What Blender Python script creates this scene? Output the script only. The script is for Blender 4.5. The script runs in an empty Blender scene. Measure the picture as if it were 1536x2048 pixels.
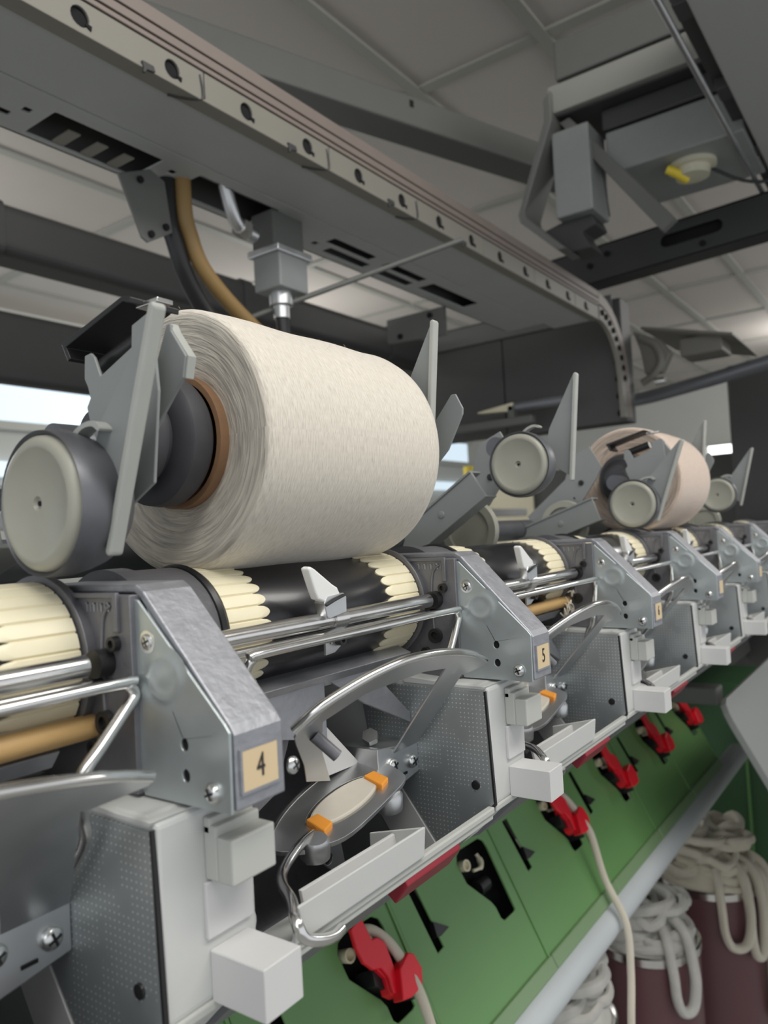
import bpy, bmesh, math, random
from mathutils import Vector, Matrix
from mathutils.geometry import tessellate_polygon
scene = bpy.context.scene
COL = scene.collection
V = Vector

# ---------------------------------------------------------------- camera
cam_d = bpy.data.cameras.new('camera'); cam = bpy.data.objects.new('camera', cam_d); COL.objects.link(cam)
cam_d.sensor_fit = 'HORIZONTAL'; cam_d.sensor_width = 36.0; cam_d.lens = 36.0 * 1538 / 1536
cam_d.clip_start = 0.02; cam_d.clip_end = 60
R = Matrix(((0.5810, 0.0079, -0.8139), (-0.8120, -0.0626, -0.5803), (-0.0556, 0.9980, -0.0299)))
cam.matrix_world = Matrix.Translation((0, 0, 1.5)) @ R.to_4x4()
cam_d.dof.use_dof = True; cam_d.dof.focus_distance = 0.42; cam_d.dof.aperture_fstop = 16
scene.camera = cam

# ---------------------------------------------------------------- light
scene.view_settings.view_transform = 'Standard'; scene.view_settings.look = 'None'
scene.view_settings.gamma = 1.0; scene.view_settings.use_curve_mapping = False
scene.view_settings.exposure = 0.0
world = bpy.data.worlds.new('world'); scene.world = world; world.use_nodes = True
world.node_tree.nodes['Background'].inputs[0].default_value = (0.93, 0.96, 1.0, 1)
world.node_tree.nodes['Background'].inputs[1].default_value = 0.80

def area(name, loc, target, sx, sy, power, color=(1, 0.97, 0.92)):
    d = bpy.data.lights.new(name, 'AREA'); d.shape = 'RECTANGLE'; d.size = sx; d.size_y = sy; d.energy = power; d.color = color
    o = bpy.data.objects.new(name, d); COL.objects.link(o); o.location = loc
    o.rotation_euler = (V(target) - V(loc)).to_track_quat('-Z', 'Y').to_euler()
    return o
def point_light(name, loc, power, r=0.2, color=(1, 0.98, 0.94)):
    d = bpy.data.lights.new(name, 'POINT'); d.energy = power; d.shadow_soft_size = r; d.color = color
    o = bpy.data.objects.new(name, d); COL.objects.link(o); o.location = loc
area('aisle_lamp', (0.5, -0.75, 2.85), (0.8, 0.25, 1.4), 2.6, 0.45, 34)
area('cool_area_light', (-1.3, -0.5, 2.5), (0.3, 0.25, 1.4), 1.0, 1.0, 6, (0.95, 0.98, 1.0))  # cool area light from behind the camera
point_light('rear_fill_light', (0.9, 3.3, 2.35), 26, 0.3); point_light('rear_fill_light', (3.6, 3.3, 2.35), 26, 0.3)  # unseen point lights added to brighten the rear ceiling and wall
point_light('far_fill_light', (4.6, -0.9, 2.6), 40); point_light('far_fill_light', (7.0, 0.6, 2.7), 30)  # added out-of-view point lights that lift the far ceiling
# ---------------------------------------------------------------- materials
def newmat(name):
    m = bpy.data.materials.new(name); m.use_nodes = True
    return m, m.node_tree.nodes, m.node_tree.links, m.node_tree.nodes['Principled BSDF']
def mat(name, col, rough=0.5, metal=0.0, vary=0.0, scale=30, bump=0.0, bscale=200, stretch=None, rvary=0.0, coat=0.0, sheen=0.0):
    m, N, L, b = newmat(name)
    b.inputs['Base Color'].default_value = (*col, 1); b.inputs['Roughness'].default_value = rough; b.inputs['Metallic'].default_value = metal
    if coat: b.inputs['Coat Weight'].default_value = coat; b.inputs['Coat Roughness'].default_value = 0.15
    if sheen: b.inputs['Sheen Weight'].default_value = sheen
    tc = N.new('ShaderNodeTexCoord'); mp = N.new('ShaderNodeMapping'); L.new(tc.outputs['Object'], mp.inputs[0])
    if stretch: mp.inputs['Scale'].default_value = stretch
    if vary or rvary:
        n = N.new('ShaderNodeTexNoise'); n.inputs['Scale'].default_value = scale; n.inputs['Detail'].default_value = 5; L.new(mp.outputs[0], n.inputs[0])
        if vary:
            r = N.new('ShaderNodeMix'); r.data_type = 'RGBA'
            r.inputs[6].default_value = (*[c * (1 - vary) for c in col], 1); r.inputs[7].default_value = (*[min(1, c * (1 + vary)) for c in col], 1)
            L.new(n.outputs[0], r.inputs[0]); L.new(r.outputs[2], b.inputs['Base Color'])
        if rvary:
            q = N.new('ShaderNodeMapRange'); q.inputs[3].default_value = max(0.02, rough - rvary); q.inputs[4].default_value = rough + rvary
            L.new(n.outputs[0], q.inputs[0]); L.new(q.outputs[0], b.inputs['Roughness'])
    if bump:
        n2 = N.new('ShaderNodeTexNoise'); n2.inputs['Scale'].default_value = bscale; n2.inputs['Detail'].default_value = 3; L.new(mp.outputs[0], n2.inputs[0])
        bp = N.new('ShaderNodeBump'); bp.inputs['Strength'].default_value = bump; bp.inputs['Distance'].default_value = 0.001
        L.new(n2.outputs[0], bp.inputs['Height']); L.new(bp.outputs[0], b.inputs['Normal'])
    return m
def emis(name, col, s):
    m, N, L, b = newmat(name); b.inputs['Base Color'].default_value = (*col, 1)
    b.inputs['Emission Color'].default_value = (*col, 1); b.inputs['Emission Strength'].default_value = s
    return m
ZINC = mat('zinc_plate', (0.50, 0.55, 0.555), 0.42, 0.75, 0.16, 45, 0.05, 300, rvary=0.10)
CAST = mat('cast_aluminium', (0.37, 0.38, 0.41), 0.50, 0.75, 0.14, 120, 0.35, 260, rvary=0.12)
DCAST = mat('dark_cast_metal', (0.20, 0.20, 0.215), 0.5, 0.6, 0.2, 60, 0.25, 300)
CHROME = mat('chrome', (0.80, 0.79, 0.77), 0.20, 1.0, rvary=0.06, scale=80)
STEEL = mat('steel', (0.62, 0.63, 0.64), 0.36, 0.95, 0.1, 60, rvary=0.08)
SCREW = mat('screw_steel', (0.72, 0.73, 0.72), 0.25, 0.95)
BLACK = mat('black_roller', (0.010, 0.010, 0.013), 0.30, 0.0, coat=0.3)
DARK = mat('shade_and_black', (0.005, 0.005, 0.006), 0.9)  # near-black for shade painted into recesses, and for black bolts
CREAM = mat('cream_plastic', (0.80, 0.74, 0.54), 0.45, 0, 0.08, 60)
LPLAS = mat('light_grey_plastic', (0.56, 0.57, 0.555), 0.5, 0, 0.03, 40, 0.05, 400)
WPLAS = mat('pale_grey_plastic', (0.60, 0.60, 0.595), 0.45, 0, 0.02, 40)
GPLAS = mat('warm_grey_plastic', (0.47, 0.48, 0.45), 0.5, 0, 0.03, 40)
WHITE = mat('white_plastic', (0.80, 0.80, 0.78), 0.4)
CAPM = mat('translucent_cap', (0.36, 0.355, 0.30), 0.38, 0, 0.07, 70)
PAINT = mat('grey_paint', (0.255, 0.27, 0.265), 0.42, 0.0, 0.06, 50, 0.04, 300)
EDGE = mat('pale_grey_paint', (0.40, 0.41, 0.38), 0.45, 0, 0.05, 80)
HOUSE = mat('bearing_metal', (0.16, 0.165, 0.18), 0.42, 0.6, 0.2, 60, 0.1, 200)
RUBBER = mat('dark_chuck', (0.07, 0.07, 0.078), 0.5, 0.1, 0.2, 80)
BLKM = mat('black_metal', (0.022, 0.022, 0.023), 0.35, 0.2)
TAN = mat('tan_tube', (0.56, 0.36, 0.15), 0.5, 0, 0.18, 60, stretch=(1, 6, 6))
BROWN = mat('brown_card', (0.30, 0.17, 0.09), 0.7, 0, 0.15, 200)
LABEL = mat('number_tag', (0.66, 0.52, 0.32), 0.6, 0, 0.05, 50)
INK = mat('ink', (0.03, 0.028, 0.026), 0.6)
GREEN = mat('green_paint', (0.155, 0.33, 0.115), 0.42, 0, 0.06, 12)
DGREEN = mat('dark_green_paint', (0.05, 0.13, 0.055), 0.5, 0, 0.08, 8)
RED = mat('red_plastic', (0.85, 0.010, 0.028), 0.35)
DRED = mat('dark_red_plastic', (0.24, 0.010, 0.022), 0.4)
ORANGE = mat('orange_felt', (0.85, 0.33, 0.04), 0.6)
WAX = mat('wax', (0.62, 0.58, 0.50), 0.4, 0, 0.08, 100)
SLIVER = mat('sliver_fibre', (0.66, 0.61, 0.50), 0.9, 0, 0.12, 60, 0.5, 300, sheen=0.3, stretch=(1, 1, 0.3))
GSLIVER = mat('grey_sliver_fibre', (0.55, 0.54, 0.50), 0.9, 0, 0.15, 60, 0.5, 300, sheen=0.3)
MAROON = mat('maroon_plastic', (0.135, 0.062, 0.068), 0.4, 0, 0.08, 6)
PIPE = mat('white_pipe', (0.58, 0.62, 0.64), 0.4, 0, 0.03, 20)
DUCT = mat('dark_duct', (0.045, 0.045, 0.046), 0.5, 0, 0.1, 6)
TRACKM = mat('track_paint', (0.42, 0.43, 0.42), 0.5, 0, 0.06, 15)
BEAM = mat('grey_beam', (0.13, 0.135, 0.125), 0.5, 0, 0.06, 15)
COVER = mat('beige_cover', (0.22, 0.21, 0.18), 0.5, 0, 0.05, 15)
CTRACK = mat('conductor_track', (0.21, 0.175, 0.155), 0.45, 0, 0.08, 20)
COPPER = mat('brown_groove', (0.10, 0.045, 0.025), 0.5, 0.3)
GLASSY = mat('beacon_lens', (0.6, 0.58, 0.45), 0.3)
YEL = mat('yellow_plastic', (0.8, 0.62, 0.05), 0.4)
OCHRE = mat('ochre_hose', (0.30, 0.19, 0.07), 0.5)
WALLM = mat('wall_paint', (0.55, 0.56, 0.53), 0.8, 0, 0.04, 3)
FLOORM = mat('floor_paint', (0.42, 0.42, 0.40), 0.5, 0, 0.1, 3)

def zinc_dots():
    m, N, L, b = newmat('perforated_zinc')
    b.inputs['Metallic'].default_value = 0.7; b.inputs['Roughness'].default_value = 0.45
    tc = N.new('ShaderNodeTexCoord'); sp = N.new('ShaderNodeSeparateXYZ'); L.new(tc.outputs['Object'], sp.inputs[0])
    def mth(op, a, c=None):
        n = N.new('ShaderNodeMath'); n.operation = op
        for i, v in enumerate((a, c)):
            if v is None: continue
            if isinstance(v, (int, float)): n.inputs[i].default_value = v
            else: L.new(v, n.inputs[i])
        return n.outputs[0]
    p = 1 / 0.0026
    fy = mth('SUBTRACT', mth('FRACT', mth('MULTIPLY', sp.outputs[1], p)), 0.5)
    fz = mth('SUBTRACT', mth('FRACT', mth('MULTIPLY', sp.outputs[2], p)), 0.5)
    d = mth('SQRT', mth('ADD', mth('MULTIPLY', fy, fy), mth('MULTIPLY', fz, fz)))
    dot = mth('LESS_THAN', d, 0.14)
    n = N.new('ShaderNodeTexNoise'); n.inputs['Scale'].default_value = 38; n.inputs['Detail'].default_value = 4; L.new(tc.outputs['Object'], n.inputs[0])
    msk = mth('GREATER_THAN', n.outputs[0], 0.42)
    mr = N.new('ShaderNodeMapRange'); mr.inputs[1].default_value = -0.045; mr.inputs[2].default_value = 0.015; L.new(sp.outputs[2], mr.inputs[0])
    dot = mth('MULTIPLY', mth('MULTIPLY', dot, msk), mr.outputs[0])
    c1 = N.new('ShaderNodeMix'); c1.data_type = 'RGBA'; c1.inputs[6].default_value = (0.36, 0.40, 0.41, 1); c1.inputs[7].default_value = (0.56, 0.60, 0.60, 1); L.new(n.outputs[0], c1.inputs[0])
    c2 = N.new('ShaderNodeMix'); c2.data_type = 'RGBA'; L.new(dot, c2.inputs[0]); L.new(c1.outputs[2], c2.inputs[6]); c2.inputs[7].default_value = (0.9, 0.92, 0.92, 1)
    L.new(c2.outputs[2], b.inputs['Base Color'])
    bp = N.new('ShaderNodeBump'); bp.inputs['Strength'].default_value = 0.5; bp.inputs['Distance'].default_value = 0.0006
    L.new(dot, bp.inputs['Height']); L.new(bp.outputs[0], b.inputs['Normal'])
    return m
ZDOTS = zinc_dots()

def yarn_mat(name, col, side=False):
    # wound thread: fine helical crossing lines round the package axis (local X)
    m, N, L, b = newmat(name); b.inputs['Roughness'].default_value = 0.85; b.inputs['Sheen Weight'].default_value = 0.25
    tc = N.new('ShaderNodeTexCoord'); sp = N.new('ShaderNodeSeparateXYZ'); L.new(tc.outputs['Object'], sp.inputs[0])
    def mth(op, a, c=None, e=None):
        n = N.new('ShaderNodeMath'); n.operation = op
        for i, v in enumerate((a, c, e)):
            if v is None: continue
            if isinstance(v, (int, float)): n.inputs[i].default_value = v
            else: L.new(v, n.inputs[i])
        return n.outputs[0]
    ang = mth('ARCTAN2', sp.outputs[2], sp.outputs[1])
    rad = mth('SQRT', mth('ADD', mth('MULTIPLY', sp.outputs[2], sp.outputs[2]), mth('MULTIPLY', sp.outputs[1], sp.outputs[1])))
    nz = N.new('ShaderNodeTexNoise'); nz.inputs['Scale'].default_value = 55; nz.inputs['Detail'].default_value = 3; L.new(tc.outputs['Object'], nz.inputs[0])
    if side:
        cx = N.new('ShaderNodeCombineXYZ'); L.new(mth('MULTIPLY', ang, 1.6), cx.inputs[0]); L.new(mth('MULTIPLY', rad, 330.0), cx.inputs[1]); L.new(mth('MULTIPLY', sp.outputs[0], 200.0), cx.inputs[2])
        n1 = N.new('ShaderNodeTexNoise'); n1.inputs['Scale'].default_value = 1.6; n1.inputs['Detail'].default_value = 6; n1.inputs['Distortion'].default_value = 0.5; L.new(cx.outputs[0], n1.inputs[0])
        h = n1.outputs[0]
    else:
        w = mth('MULTIPLY', nz.outputs[0], 5.0)
        a = mth('SINE', mth('ADD', mth('ADD', mth('MULTIPLY', sp.outputs[0], 5200.0), mth('MULTIPLY', ang, 70.0)), w))
        c = mth('SINE', mth('ADD', mth('SUBTRACT', mth('MULTIPLY', sp.outputs[0], 5200.0), mth('MULTIPLY', ang, 70.0)), w))
        mx = mth('MAXIMUM', a, c)
        cx = N.new('ShaderNodeCombineXYZ'); L.new(mth('MULTIPLY', ang, 12.0), cx.inputs[0]); L.new(mth('MULTIPLY', sp.outputs[0], 1400.0), cx.inputs[1])
        n1 = N.new('ShaderNodeTexNoise'); n1.inputs['Scale'].default_value = 1.0; n1.inputs['Detail'].default_value = 4; L.new(cx.outputs[0], n1.inputs[0])
        h = mth('ADD', mth('MULTIPLY', mx, 0.035), n1.outputs[0])
    r = N.new('ShaderNodeMapRange'); r.inputs[1].default_value = 0.25; r.inputs[2].default_value = 0.62; L.new(h, r.inputs[0])
    mixc = N.new('ShaderNodeMix'); mixc.data_type = 'RGBA'; L.new(r.outputs[0], mixc.inputs[0])
    mixc.inputs[6].default_value = (*[x * (0.52 if side else 0.70) for x in col], 1); mixc.inputs[7].default_value = (*col, 1)
    L.new(mixc.outputs[2], b.inputs['Base Color'])
    bp = N.new('ShaderNodeBump'); bp.inputs['Strength'].default_value = 0.85 if side else 0.5; bp.inputs['Distance'].default_value = 0.0022 if side else 0.0008
    L.new(h, bp.inputs['Height']); L.new(bp.outputs[0], b.inputs['Normal'])
    return m
YARN = yarn_mat('ecru_yarn', (0.72, 0.665, 0.575)); YSIDE = yarn_mat('ecru_yarn_end', (0.70, 0.645, 0.55), True)
YARN2 = yarn_mat('peach_yarn', (0.70, 0.56, 0.46)); YSIDE2 = yarn_mat('peach_yarn_end', (0.62, 0.50, 0.41), True)

def ceiling_mat():
    m, N, L, b = newmat('ceiling_tiles'); b.inputs['Roughness'].default_value = 0.85
    tc = N.new('ShaderNodeTexCoord'); sp = N.new('ShaderNodeSeparateXYZ'); L.new(tc.outputs['Object'], sp.inputs[0])
    n = N.new('ShaderNodeTexNoise'); n.inputs['Scale'].default_value = 2.5; L.new(tc.outputs['Object'], n.inputs[0])
    c = N.new('ShaderNodeMix'); c.data_type = 'RGBA'; c.inputs[6].default_value = (0.42, 0.39, 0.36, 1); c.inputs[7].default_value = (0.47, 0.44, 0.41, 1)
    L.new(n.outputs[0], c.inputs[0]); L.new(c.outputs[2], b.inputs['Base Color'])
    return m
CEIL = ceiling_mat()
TBAR = mat('ceiling_bar', (0.30, 0.30, 0.27), 0.6)
SKYW = emis('window_daylight', (0.62, 0.74, 0.84), 0.85)
LAMPW = emis('lamp_glow', (1.0, 1.0, 1.0), 3.0)

# ---------------------------------------------------------------- mesh helpers
FX = lambda a, b, t: V((t, a, b))      # outline in (y,z), extruded along x
FY = lambda a, b, t: V((a, t, b))      # outline in (x,z), extruded along y
FZ = lambda a, b, t: V((a, b, t))
def FP(o, u, w):                       # any plane
    o, u, w = V(o), V(u).normalized(), V(w).normalized(); n = u.cross(w)
    return lambda a, b, t: o + u * a + w * b + n * t

class MB:
    def __init__(s): s.v = []; s.f = []; s.m = []; s.s = []
    def add(s, vs, fs, mi=0, smooth=False):
        k = len(s.v); s.v += [V(x) for x in vs]
        for f in fs: s.f.append([i + k for i in f]); s.m.append(mi); s.s.append(smooth)
        return s
    def box(s, lo, hi, mi=0, fr=None):
        x0, y0, z0 = lo; x1, y1, z1 = hi
        p = [(x0, y0, z0), (x1, y0, z0), (x1, y1, z0), (x0, y1, z0), (x0, y0, z1), (x1, y0, z1), (x1, y1, z1), (x0, y1, z1)]
        if fr: p = [fr(*q) for q in p]
        return s.add(p, [(0, 3, 2, 1), (4, 5, 6, 7), (0, 1, 5, 4), (1, 2, 6, 5), (2, 3, 7, 6), (3, 0, 4, 7)], mi)
    def prism(s, poly, t0, t1, fr=FX, holes=(), mi=0, smooth=False):
        loops = [list(poly)] + [list(h) for h in holes]
        if holes:
            tris = tessellate_polygon([[V((a, b, 0)) for a, b in l] for l in loops])
        flat = [p for l in loops for p in l]; n = len(flat)
        vs = [fr(a, b, t0) for a, b in flat] + [fr(a, b, t1) for a, b in flat]
        fs = []
        if holes:
            for t in tris: fs.append(tuple(t)); fs.append(tuple(i + n for i in reversed(t)))
        else: fs += [tuple(range(n - 1, -1, -1)), tuple(range(n, 2 * n))]
        s.add(vs, fs, mi, False); k0 = len(s.v) - 2 * n; k = 0
        for l in loops:
            for i in range(len(l)):
                a, b = k + i, k + (i + 1) % len(l)
                s.f.append([k0 + a, k0 + b, k0 + b + n, k0 + a + n]); s.m.append(mi); s.s.append(smooth)
            k += len(l)
        return s
    def tube(s, pts, r, n=10, closed=False, mi=0, sub=0, flat=None, cap=True):
        P = [V(p) for p in pts]
        if sub: P = spline(P, sub, closed)
        rs = r if isinstance(r, (list, tuple)) else None
        N_ = len(P); up = None; vs = []
        for i, p in enumerate(P):
            a = P[(i - 1) % N_] if (closed or i > 0) else p; b = P[(i + 1) % N_] if (closed or i < N_ - 1) else p
            t = (b - a).normalized()
            if up is None:
                up = V((0, 0, 1)) if abs(t.z) < 0.9 else V((0, 1, 0))
            u = (up - t * up.dot(t)).normalized(); w = t.cross(u); up = u
            rr = rs[min(len(rs) - 1, int(i * len(rs) / N_))] if rs else r
            for k in range(n):
                an = 2 * math.pi * k / n
                vs.append(p + u * (math.cos(an) * rr) + w * (math.sin(an) * rr * (flat or 1)))
        fs = []
        for i in range(N_ if closed else N_ - 1):
            j = (i + 1) % N_
            for k in range(n): fs.append((i * n + k, i * n + (k + 1) % n, j * n + (k + 1) % n, j * n + k))
        s.add(vs, fs, mi, True)
        if cap and not closed:
            k0 = len(s.v) - len(vs)
            s.f += [[k0 + k for k in range(n - 1, -1, -1)], [k0 + (N_ - 1) * n + k for k in range(n)]]; s.m += [mi, mi]; s.s += [False, False]
        return s
    def lathe(s, prof, o=(0, 0, 0), axis=(1, 0, 0), n=48, mi=0, smooth=True, mis=None):
        # prof: (distance along axis, radius)
        o = V(o); ax = V(axis).normalized(); u = V((0, 0, 1)) if abs(ax.z) < 0.9 else V((1, 0, 0)); u = (u - ax * u.dot(ax)).normalized(); w = ax.cross(u)
        vs = []
        for d, r in prof:
            for k in range(n):
                a = 2 * math.pi * k / n; vs.append(o + ax * d + (u * math.cos(a) + w * math.sin(a)) * max(r, 1e-5))
        k0 = len(s.v); s.v += vs
        for i in range(len(prof) - 1):
            for k in range(n):
                s.f.append([k0 + i * n + k, k0 + i * n + (k + 1) % n, k0 + (i + 1) * n + (k + 1) % n, k0 + (i + 1) * n + k])
                s.m.append(mis[i] if mis else mi); s.s.append(smooth)
        return s
def spline(P, sub, closed=False):
    out = []; n = len(P)
    for i in range(n if closed else n - 1):
        g = lambda j: P[j % n] if closed else P[max(0, min(n - 1, j))]
        p0, p1, p2, p3 = g(i - 1), g(i), g(i + 1), g(i + 2)
        for k in range(sub):
            t = k / sub
            out.append(0.5 * ((2 * p1) + (p2 - p0) * t + (2 * p0 - 5 * p1 + 4 * p2 - p3) * t * t + (3 * p1 - p0 - 3 * p2 + p3) * t ** 3))
    if not closed: out.append(P[-1])
    return out
def spline2(P, sub, closed=False): return [(p.x, p.y) for p in spline([V((a, b, 0)) for a, b in P], sub, closed)]
def circ(a, b, r, n=20, ra=1.0): return [(a + r * math.cos(2 * math.pi * k / n), b + r * ra * math.sin(2 * math.pi * k / n)) for k in range(n)]
def rrect(a0, b0, a1, b1, r, n=5):
    out = []
    for (ca, cb, s) in ((a1 - r, b1 - r, 0), (a0 + r, b1 - r, 1), (a0 + r, b0 + r, 2), (a1 - r, b0 + r, 3)):
        for k in range(n + 1):
            an = math.pi / 2 * (s + k / n); out.append((ca + r * math.cos(an), cb + r * math.sin(an)))
    return out

ORG = {}
def thing(name, loc, label, cat, group=None):
    o = bpy.data.objects.new(name, None); COL.objects.link(o); o.empty_display_size = 0.02; o.location = loc
    o['label'] = label; o['category'] = cat
    if group: o['group'] = group
    return o
def origin(o):
    p = V((0, 0, 0))
    while o: p += V(o.location); o = o.parent
    return p
def obj(name, mb, mats, parent=None, bevel=0.0, loc=None, label=None, kind=None, cat=None, group=None, seg=2, fixn=True, wn=False):
    me = bpy.data.meshes.new(name)
    off = origin(parent) if parent else (V(loc) if loc else V((0, 0, 0)))
    me.from_pydata([tuple(v - off) for v in mb.v], [], mb.f); me.update()
    for p, mi, sm in zip(me.polygons, mb.m, mb.s): p.material_index = mi; p.use_smooth = sm
    for mt in (mats if isinstance(mats, (list, tuple)) else [mats]): me.materials.append(mt)
    if fixn:
        bm = bmesh.new(); bm.from_mesh(me); bmesh.ops.recalc_face_normals(bm, faces=bm.faces[:]); bm.to_mesh(me); bm.free()
    if any(mb.s): me.set_sharp_from_angle(angle=math.radians(38))
    o = bpy.data.objects.new(name, me); COL.objects.link(o)
    if parent: o.parent = parent
    elif loc: o.location = loc
    if bevel:
        b = o.modifiers.new('bevel', 'BEVEL'); b.width = bevel; b.segments = seg; b.limit_method = 'ANGLE'; b.angle_limit = math.radians(40); b.use_clamp_overlap = True
    if label: o['label'] = label
    if kind: o['kind'] = kind
    if cat: o['category'] = cat
    if group: o['group'] = group
    return o
def struct(name, mb, m, bevel=0.0): return obj(name, mb, m, kind='structure', bevel=bevel)
def dup(root, dx, label, drop=(), rx=None):
    r = root.copy(); COL.objects.link(r); r.location = V(root.location) + V((dx, 0, 0)); r['label'] = label
    if rx is not None: r.rotation_euler = (rx, 0, 0)
    for ch in list(root.children):
        if any(ch.name.split('.')[0] == d for d in drop): continue
        c = ch.copy(); COL.objects.link(c); c.parent = r
        for g in list(ch.children):
            e = g.copy(); COL.objects.link(e); e.parent = c
    return r
def text_mb(txt, size, fr, depth=0.0002):
    cu = bpy.data.curves.new('glyph', 'FONT'); cu.body = txt; cu.size = size; cu.align_x = 'CENTER'; cu.align_y = 'CENTER'; cu.extrude = depth
    o = bpy.data.objects.new('glyph', cu); COL.objects.link(o); bpy.context.view_layer.update()
    me = o.to_mesh(); vs = [fr(v.co.x, v.co.y, v.co.z) for v in me.vertices]; fs = [tuple(p.vertices) for p in me.polygons]
    mb = MB().add(vs, fs); o.to_mesh_clear(); COL.objects.unlink(o); bpy.data.objects.remove(o); bpy.data.curves.remove(cu)
    return mb
def screw_mb(c, axis, r, h, washer=0.0):
    c = V(c); ax = V(axis).normalized(); mb = MB()
    if washer: mb.lathe([(0, 0), (0, washer), (h * 0.25, washer), (h * 0.3, 0)], c, ax, 28)
    mb.lathe([(0, r), (h * 0.45, r), (h * 0.8, r * 0.8), (h, r * 0.45), (h * 1.02, 0)], c, ax, 28)
    u = V((0, 0, 1)) if abs(ax.z) < 0.9 else V((1, 0, 0)); u = (u - ax * u.dot(ax)).normalized(); w = ax.cross(u)
    u, w = (u + w * 0.4).normalized(), (w - u * 0.4).normalized()
    for a, b in ((u, w), (w, u)):
        fr = lambda p, q, t: c + a * p + b * q + ax * t
        mb.box((-r * 0.62, -r * 0.12, h * 0.6), (r * 0.62, r * 0.12, h * 1.06), 1, fr)
    return mb

G = 0.23
# ================================================================= setting
struct('floor', MB().box((-3, -4, -0.25), (10, 5, -0.2)), FLOORM)
struct('ceiling', MB().box((-3, -4, 3.0), (10, 5, 3.1)), CEIL)
struct('wall_back', MB().box((-3, 4.5, -0.2), (10, 4.6, 3.0)), WALLM)
struct('wall_far', MB().box((9.0, -4, -0.2), (9.1, 4.5, 3.0)), WALLM)
tb = MB()
for k in range(12): tb.box((-1.82 + 1.0 * k, -4, 2.992), (-1.775 + 1.0 * k, 4.5, 3.0))
for k in range(18): tb.box((-3, -3.71 + 0.457 * k, 2.990), (9, -3.67 + 0.457 * k, 3.0))
struct('trim_1', tb, TBAR)
w = MB().box((-2.5, 4.44, 2.30), (8, 4.5, 2.52)); o = struct('window_1', w, SKYW)
fr_ = MB().box((-2.6, 4.42, 2.25), (8.1, 4.5, 2.30)).box((-2.6, 4.42, 2.52), (8.1, 4.5, 2.57)); obj('window_frame', fr_, GPLAS, o)
w = MB().box((-2.5, 4.44, 1.97), (8, 4.5, 2.06)); struct('window_2', w, SKYW)


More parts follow.
